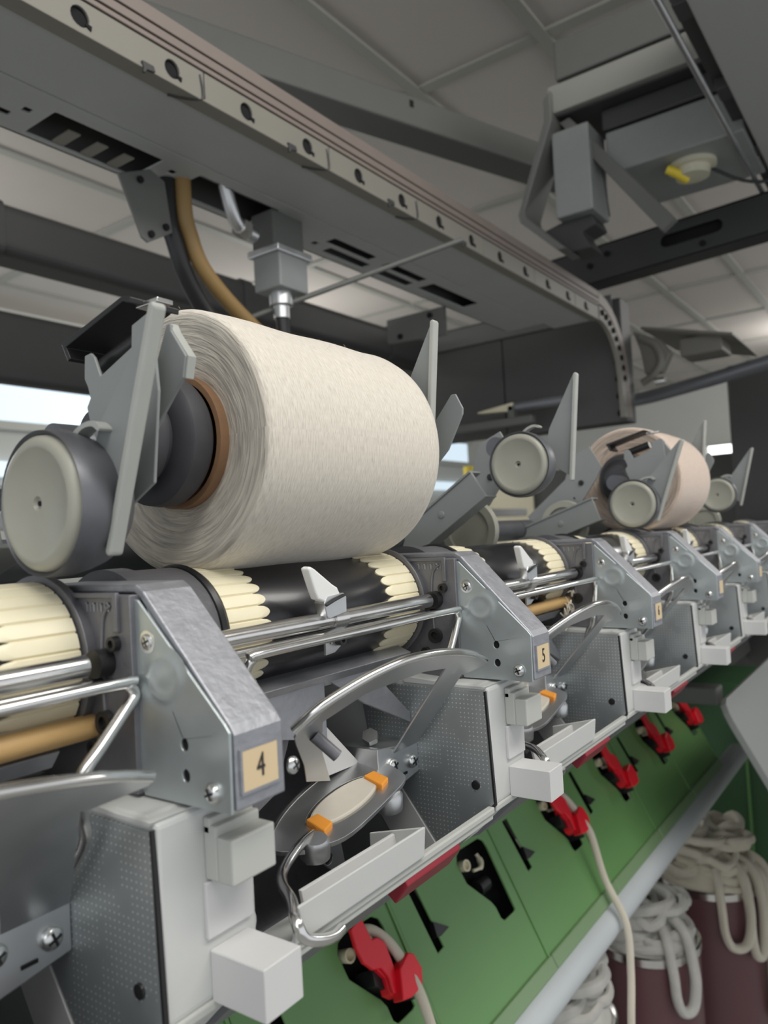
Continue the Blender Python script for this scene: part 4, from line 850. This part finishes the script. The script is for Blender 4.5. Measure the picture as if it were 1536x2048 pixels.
# connector box, bracket and hoses hanging from the track
t = thing('cable_bracket', (0.70, 0.88, 2.045), 'grey sheet bracket hanging below the track, holding black and ochre hoses', 'bracket')
obj('plate', MB().prism([(0.655, 2.020), (0.710, 2.045), (0.735, 2.035), (0.745, 1.962), (0.700, 1.935), (0.690, 1.940)], 0.885, 0.889, FY), BEAM, t, bevel=0.001)
for a, b in ((0.690, 2.022), (0.732, 1.966), (0.705, 1.948)):
    obj('bolt', MB().lathe([(0, 0), (0, 0.005), (-0.004, 0.005), (-0.004, 0)], (a, 0.885, b), (0, 1, 0), 12), DARK, t)
obj('black_hose', MB().tube([(0.752, 0.900, 2.06), (0.752, 0.900, 1.99), (0.762, 0.900, 1.955), (0.785, 0.905, 1.910), (0.835, 0.915, 1.860), (0.93, 0.935, 1.80)], 0.0135, 14, sub=6), BLKM, loc=(0.76, 0.9, 1.95), label='thick black hose curving down below the grey track bracket', cat='hose')
obj('ochre_hose', MB().tube([(0.768, 0.885, 2.06), (0.770, 0.886, 2.00), (0.780, 0.888, 1.970), (0.805, 0.89, 1.925), (0.87, 0.895, 1.880), (0.97, 0.90, 1.83)], 0.0125, 14, sub=6), OCHRE, loc=(0.77, 0.885, 2.0), label='brownish yellow hose bundle beside the black hose', cat='hose')
t = thing('plug_connector', (0.94, 0.88, 1.90), 'grey square plug connector with a black cable hanging below the track', 'connector')
obj('upper_box', MB().box((0.930, 0.855, 1.985), (1.005, 0.905, 2.05)), BEAM, t, bevel=0.003)
obj('plug_body', MB().box((0.930, 0.845, 1.918), (1.000, 0.905, 1.980)), PAINT, t, bevel=0.003)
obj('latch', MB().box((0.922, 0.840, 1.975), (1.008, 0.910, 1.987)), STEEL, t, bevel=0.002)
obj('gland', MB().lathe([(0, 0), (0, 0.014), (0.02, 0.014), (0.022, 0.020), (0.045, 0.020), (0.045, 0)], (0.962, 0.875, 1.875), (0, 0, 1), 20), STEEL, t)
obj('cable', MB().tube([(0.962, 0.875, 1.88), (0.965, 0.875, 1.84), (0.962, 0.878, 1.79), (0.945, 0.885, 1.74), (0.92, 0.90, 1.70)], 0.0115, 12, sub=5), BLKM, t)
mb = MB()
t = thing('pipe_clamp', (0.86, 0.87, 2.03), 'small shiny metal coupling under the track beside the plug connector', 'coupling')
obj('elbow', MB().tube([(0.835, 0.865, 2.06), (0.850, 0.868, 2.025), (0.868, 0.872, 2.005), (0.905, 0.875, 2.0)], 0.011, 12, sub=4), STEEL, t)
obj('nut', MB().lathe([(0, 0), (0, 0.016), (0.018, 0.016), (0.018, 0)], (0.868, 0.872, 2.005), (1, 0.1, -0.15), 6, smooth=False), CHROME, t)
obj('tie_rod', MB().tube([(1.215, 0.66, 2.024), (0.94, 0.90, 1.885), (0.80, 1.03, 1.81)], 0.0048, 10), BEAM, loc=(1.0, 0.84, 1.9), label='thin grey rod crossing diagonally under the track', cat='rod')

# long dark ducts behind
def duct(y0, y1, z0, z1, x0, x1, label, r=0.02):
    t = thing('air_duct', (x0, (y0 + y1) / 2, z0), label, 'duct', 'dark air ducts behind the machine')
    obj('shell', MB().prism(rrect(y0, z0, y1, z1, r), x0, x1), DUCT, t)
    for k in range(3):
        xx = x0 + 0.5 + 0.62 * k
        obj('joint_band', MB().prism(rrect(y0 - 0.004, z0 - 0.004, y1 + 0.004, z1 + 0.004, r), xx, xx + 0.03), DUCT, t)
duct(1.32, 1.41, 2.043, 2.138, 0.2, 2.15, 'wide dark air duct behind the track, above the bright window strip')
duct(2.0, 2.06, 1.968, 2.165, 0.3, 3.6, 'lower dark duct behind the wide one, just above the window', 0.02)
t = thing('drum_rail', (1.0, 1.6, 1.55), 'pale rail behind the package at the left edge', 'rail')
obj('bar', MB().box((0.3, 1.58, 1.555), (3.4, 1.64, 1.59)), LPLAS, t, bevel=0.004)

# dark cabinet beyond the end of the track
t = thing('header_cabinet', (2.3, 1.05, 1.79), 'large dark grey flat cabinet hanging beyond the end of the track', 'cabinet')
obj('left_door', MB().box((2.215, 1.085, 1.80), (2.30, 1.62, 2.17)), mat('dark_cabinet', (0.075, 0.075, 0.072), 0.5, 0, 0.08, 6), t, bevel=0.003)
obj('right_door', MB().box((2.215, 0.70, 1.79), (2.30, 1.082, 2.15)), bpy.data.materials['dark_cabinet'], t, bevel=0.003)
obj('top_flange', MB().box((2.20, 0.72, 2.10), (2.225, 1.45, 2.16)), BEAM, t, bevel=0.003)
for k in range(6):
    obj('rivet', MB().lathe([(0, 0), (0, 0.010), (-0.004, 0.008), (-0.004, 0)], (2.214, 0.718, 1.815 + 0.05 * k), (1, 0, 0), 12), DARK, t)
t = thing('corner_plate', (1.55, 0.95, 2.0), 'pale grey bolted corner plate under the far end of the cable tray', 'bracket')
obj('plate', MB().prism([(0.93, 2.045), (1.10, 2.045), (1.10, 1.985), (0.93, 1.975)], 1.60, 1.612), BEAM, t, bevel=0.002)
for a, b in ((0.97, 2.03), (1.06, 1.995)):
    obj('bolt', MB().lathe([(0, 0), (0, 0.007), (-0.004, 0.007), (-0.004, 0)], (1.60, a, b), (1, 0, 0), 12), DARK, t)

# black cross beam with a slot
t = thing('cross_beam', (2.12, 0.5, 2.18), 'black cross beam with a long slot, joining the track from the right', 'beam')
p0, p1 = V((2.10, 0.86, 2.215)), V((2.10, -0.55, 2.285)); u_ = (p1 - p0).normalized()
Fb = lambda a, b, d: p0 + u_ * a + V((0, -u_.z, -u_.y)) * 0 + V((0, 0, 1)) * b + V((1, 0, 0)) * d
slot = rrect(0.315, -0.010, 0.470, 0.022, 0.0155, 6)
obj('web', MB().prism([(0, -0.052), (1.41, -0.052), (1.41, 0.052), (0, 0.052)], 0.0, 0.006, Fb, holes=[slot]), mat('black_beam', (0.035, 0.036, 0.036), 0.5), t, bevel=0.002)
obj('slot_shade_strip', MB().box((0.29, -0.03, 0.02), (0.50, 0.04, 0.024), 0, Fb), DARK, t)  # black strip in place of shade behind the slot
obj('flange', MB().box((0, -0.052, 0.0), (1.41, -0.046, 0.07), 0, Fb), bpy.data.materials['black_beam'], t, bevel=0.001)
obj('flange', MB().box((0, 0.046, 0.0), (1.41, 0.052, 0.07), 0, Fb), bpy.data.materials['black_beam'], t, bevel=0.001)
for a, b in ((0.06, -0.03), (0.12, 0.0), (0.17, 0.02), (0.42, -0.03)):
    obj('bolt', MB().lathe([(0, 0), (0, 0.008), (-0.005, 0.008), (-0.005, 0)], tuple(Fb(a, b, 0)), (1, 0, 0), 12), DARK, t)

# grey rectangular duct slung diagonally under the ceiling
t = thing('ceiling_beam', (1.6, 1.05, 2.58), 'grey rectangular beam slung diagonally below the ceiling tiles', 'beam')
A, B = V((1.02, 1.235, 2.60)), V((2.20, 0.83, 2.60)); u_ = (B - A).normalized(); v_ = V((-u_.y, u_.x, 0))
Fd = lambda a, b, d: A + u_ * a + v_ * b + V((0, 0, d))
obj('box_section', MB().box((-0.25, 0.0, -0.06), ((B - A).length + 0.1, 0.10, 0.02), 0, Fd), BEAM, t, bevel=0.006)
obj('notch', MB().box((0.66, -0.0015, -0.012), (0.672, 0.0, 0.006), 0, Fd), DARK, t)

# hanging frame with a round sensor head, right of the track
t = thing('hanging_frame', (1.7, 0.45, 2.4), 'grey folded sheet frame hanging from the ceiling with a round plug underneath', 'frame')
obj('upper_channel', MB().box((1.70, 0.27, 2.535), (1.86, 0.655, 2.63)), BEAM, t, bevel=0.006)
obj('lower_channel', MB().box((1.68, 0.27, 2.45), (1.70, 0.668, 2.515)), mat('pale_channel', (0.28, 0.28, 0.26), 0.5), t, bevel=0.003)
obj('channel_floor', MB().box((1.70, 0.27, 2.448), (1.88, 0.66, 2.455)), DUCT, t, bevel=0.002)
obj('dark_box', MB().box((1.74, 0.27, 2.40), (2.02, 0.565, 2.448)), DUCT, t, bevel=0.004)
obj('side_strap', MB().prism([(0.655, 2.50), (0.673, 2.48), (0.675, 2.43), (0.752, 2.235), (0.748, 2.215), (0.660, 2.128), (0.640, 2.128), (0.733, 2.225), (0.735, 2.24), (0.655, 2.43)], 1.665, 1.76), BEAM, t, bevel=0.003)
obj('drop_plate', MB().box((1.69, 0.580, 2.21), (1.80, 0.668, 2.41)), PAINT, t, bevel=0.003)
obj('brace', MB().prism([(0.655, 2.440), (0.630, 2.445), (0.410, 2.145), (0.440, 2.125)], 1.71, 1.735), BEAM, t, bevel=0.002)
obj('foot_clamp', MB().prism([(0.72, 2.20), (0.60, 2.225), (0.585, 2.185), (0.62, 2.175), (0.60, 2.135), (0.655, 2.135)], 1.72, 1.80), DUCT, t, bevel=0.004)
obj('sensor_plate', MB().box((1.745, 0.27, 2.300), (2.00, 0.560, 2.396)), PAINT, t, bevel=0.004)
obj('round_plug', MB().lathe([(0, 0), (0, 0.052), (-0.010, 0.052), (-0.012, 0.038), (-0.030, 0.036), (-0.032, 0)], (1.83, 0.395, 2.300), (0, 0, 1), 32), GLASSY, t)
obj('plug_clip', MB().tube([(1.79, 0.44, 2.288), (1.80, 0.42, 2.275), (1.83, 0.41, 2.27)], 0.010, 10, sub=3), YEL, t)
obj('pull_cord', MB().tube([(1.74, 0.572, 2.33), (1.74, 0.565, 2.26), (1.74, 0.560, 2.20)], 0.0016, 6), DUCT, t)
obj('wire_loop', MB().tube([(1.86, 0.36, 2.29), (1.88, 0.30, 2.25), (1.90, 0.24, 2.24), (1.92, 0.20, 2.27)], 0.004, 8, sub=4), BLKM, t)
obj('suspender', MB().box((1.74, 0.30, 2.63), (1.80, 0.36, 3.0)), BEAM, t)

# blower carriage soffit above the aisle and its thin running rod
t = thing('blower_carriage', (1.6, 0.0, 2.3), 'pale grey underside panel of an overhead carriage at the upper right corner', 'carriage')
obj('bottom_panel', MB().box((1.12, -0.40, 2.300), (2.6, 0.262, 2.325)), mat('carriage_grey', (0.40, 0.41, 0.40), 0.5), t, bevel=0.003)
obj('body', MB().box((1.16, -0.38, 2.325), (2.56, 0.235, 2.55)), DUCT, t, bevel=0.01)
obj('running_rod', MB().lathe([(0, 0), (0, 0.006), (1.6, 0.006), (1.6, 0)], (1.10, 0.297, 2.300), (1, 0, 0), 16), STEEL, t)
obj('rod_channel', MB().box((1.12, 0.268, 2.325), (2.6, 0.292, 2.350)), DUCT, t, bevel=0.002)
for xx in (1.25, 1.55, 1.85, 2.2):
    obj('rod_holder', MB().box((xx, 0.262, 2.302), (xx + 0.05, 0.285, 2.326)), DUCT, t, bevel=0.002)

# far equipment behind the second package
t = thing('pipe_run', (2.6, 0.8, 1.93), 'pale grey pipe running across behind the packages', 'pipe')
obj('tube', MB().tube([(2.62, 1.50, 1.925), (2.62, 1.30, 1.925), (2.60, 0.85, 1.905), (2.58, 0.60, 1.925), (2.55, 0.30, 1.965), (2.52, -0.2, 2.03)], 0.022, 16, sub=6), mat('bluish_pipe', (0.22, 0.23, 0.25), 0.35, 0.4), t)
t = thing('lamp_tube', (2.12, 1.0, 1.86), 'pale slanted lamp tube holder low in front of the dark cabinet', 'lamp')
obj('white_end', MB().prism([(1.125, 1.857), (1.122, 1.862), (1.003, 1.876), (1.003, 1.850)], 2.10, 2.13, FX), CREAM, t, bevel=0.003)
obj('tube', MB().lathe([(0, 0), (0, 0.013), (0.155, 0.015), (0.155, 0)], (2.115, 1.002, 1.862), (0, -1, 0), 20), bpy.data.materials['bluish_pipe'], t)
obj('lower_bar', MB().box((2.09, 0.94, 1.805), (2.12, 1.30, 1.830)), BEAM, t, bevel=0.004)
obj('holder', MB().box((2.10, 1.0, 1.815), (2.12, 1.02, 1.865)), BEAM, t)
t = thing('far_carriage', (2.5, 0.55, 2.0), 'pale grey sheet metal carriage parts beyond the end of the track', 'carriage')
obj('side_plate', MB().prism([(0.720, 2.085), (0.640, 2.045), (0.610, 2.0), (0.640, 1.945), (0.690, 1.945), (0.700, 2.02)], 2.38, 2.42), COVER, t, bevel=0.004)
obj('box', MB().box((2.45, 0.48, 1.995), (2.58, 0.60, 2.05)), COVER, t, bevel=0.004)
obj('top_sheet', MB().prism([(0.70, 2.10), (0.44, 2.03), (0.44, 2.022), (0.70, 2.09)], 2.40, 2.80), COVER, t, bevel=0.002)
obj('hose_bend', MB().tube([(2.38, 0.700, 2.06), (2.38, 0.655, 2.03), (2.38, 0.640, 1.98), (2.38, 0.665, 1.94), (2.38, 0.70, 1.92)], 0.012, 10, sub=5), COVER, t)
obj('coupling', MB().lathe([(0, 0), (0, 0.012), (0.03, 0.012), (0.03, 0)], (2.36, 0.655, 1.915), (0, -1, 0), 16), CHROME, t)
t = thing('far_column', (3.2, 0.5, -0.2), 'dark grey far cabinet column at the right edge behind the small packages', 'cabinet')
obj('body', MB().box((3.2, -0.3, -0.2), (3.7, 0.62, 2.08)), bpy.data.materials['dark_cabinet'], t, bevel=0.01)
obj('door', MB().box((3.19, 0.02, 0.2), (3.2, 0.34, 1.98)), BEAM, t, bevel=0.003)
t = thing('far_machine', (4.2, 1.6, -0.2), 'distant dark machine end behind the packages', 'machine')
obj('end_frame', MB().box((4.2, 0.75, -0.2), (5.4, 2.25, 1.82)), bpy.data.materials['dark_cabinet'], t, bevel=0.01)
obj('cream_panel', MB().box((4.18, 1.90, 1.40), (4.2, 2.24, 1.80)), CREAM, t, bevel=0.004)
t = thing('signal_lamp', (4.15, 2.30, 1.55), 'tiny yellow signal lamp on a pale post behind the packages', 'lamp')
obj('lens', MB().lathe([(0, 0), (0, 0.035), (0.07, 0.035), (0.075, 0)], (4.15, 2.30, 1.82), (0, 0, 1), 20), YEL, t)
obj('post', MB().lathe([(0, 0), (0, 0.02), (2.02, 0.02), (2.02, 0)], (4.15, 2.30, -0.2), (0, 0, 1), 16), WPLAS, t)
w = MB().box((8.94, 1.56, 1.98), (9.0, 1.96, 2.27)); o = struct('window_3', w, LAMPW)
obj('window_frame', MB().box((8.93, 1.52, 2.27), (9.0, 2.0, 2.31)).box((8.93, 1.52, 1.94), (9.0, 2.0, 1.98)), GPLAS, o)
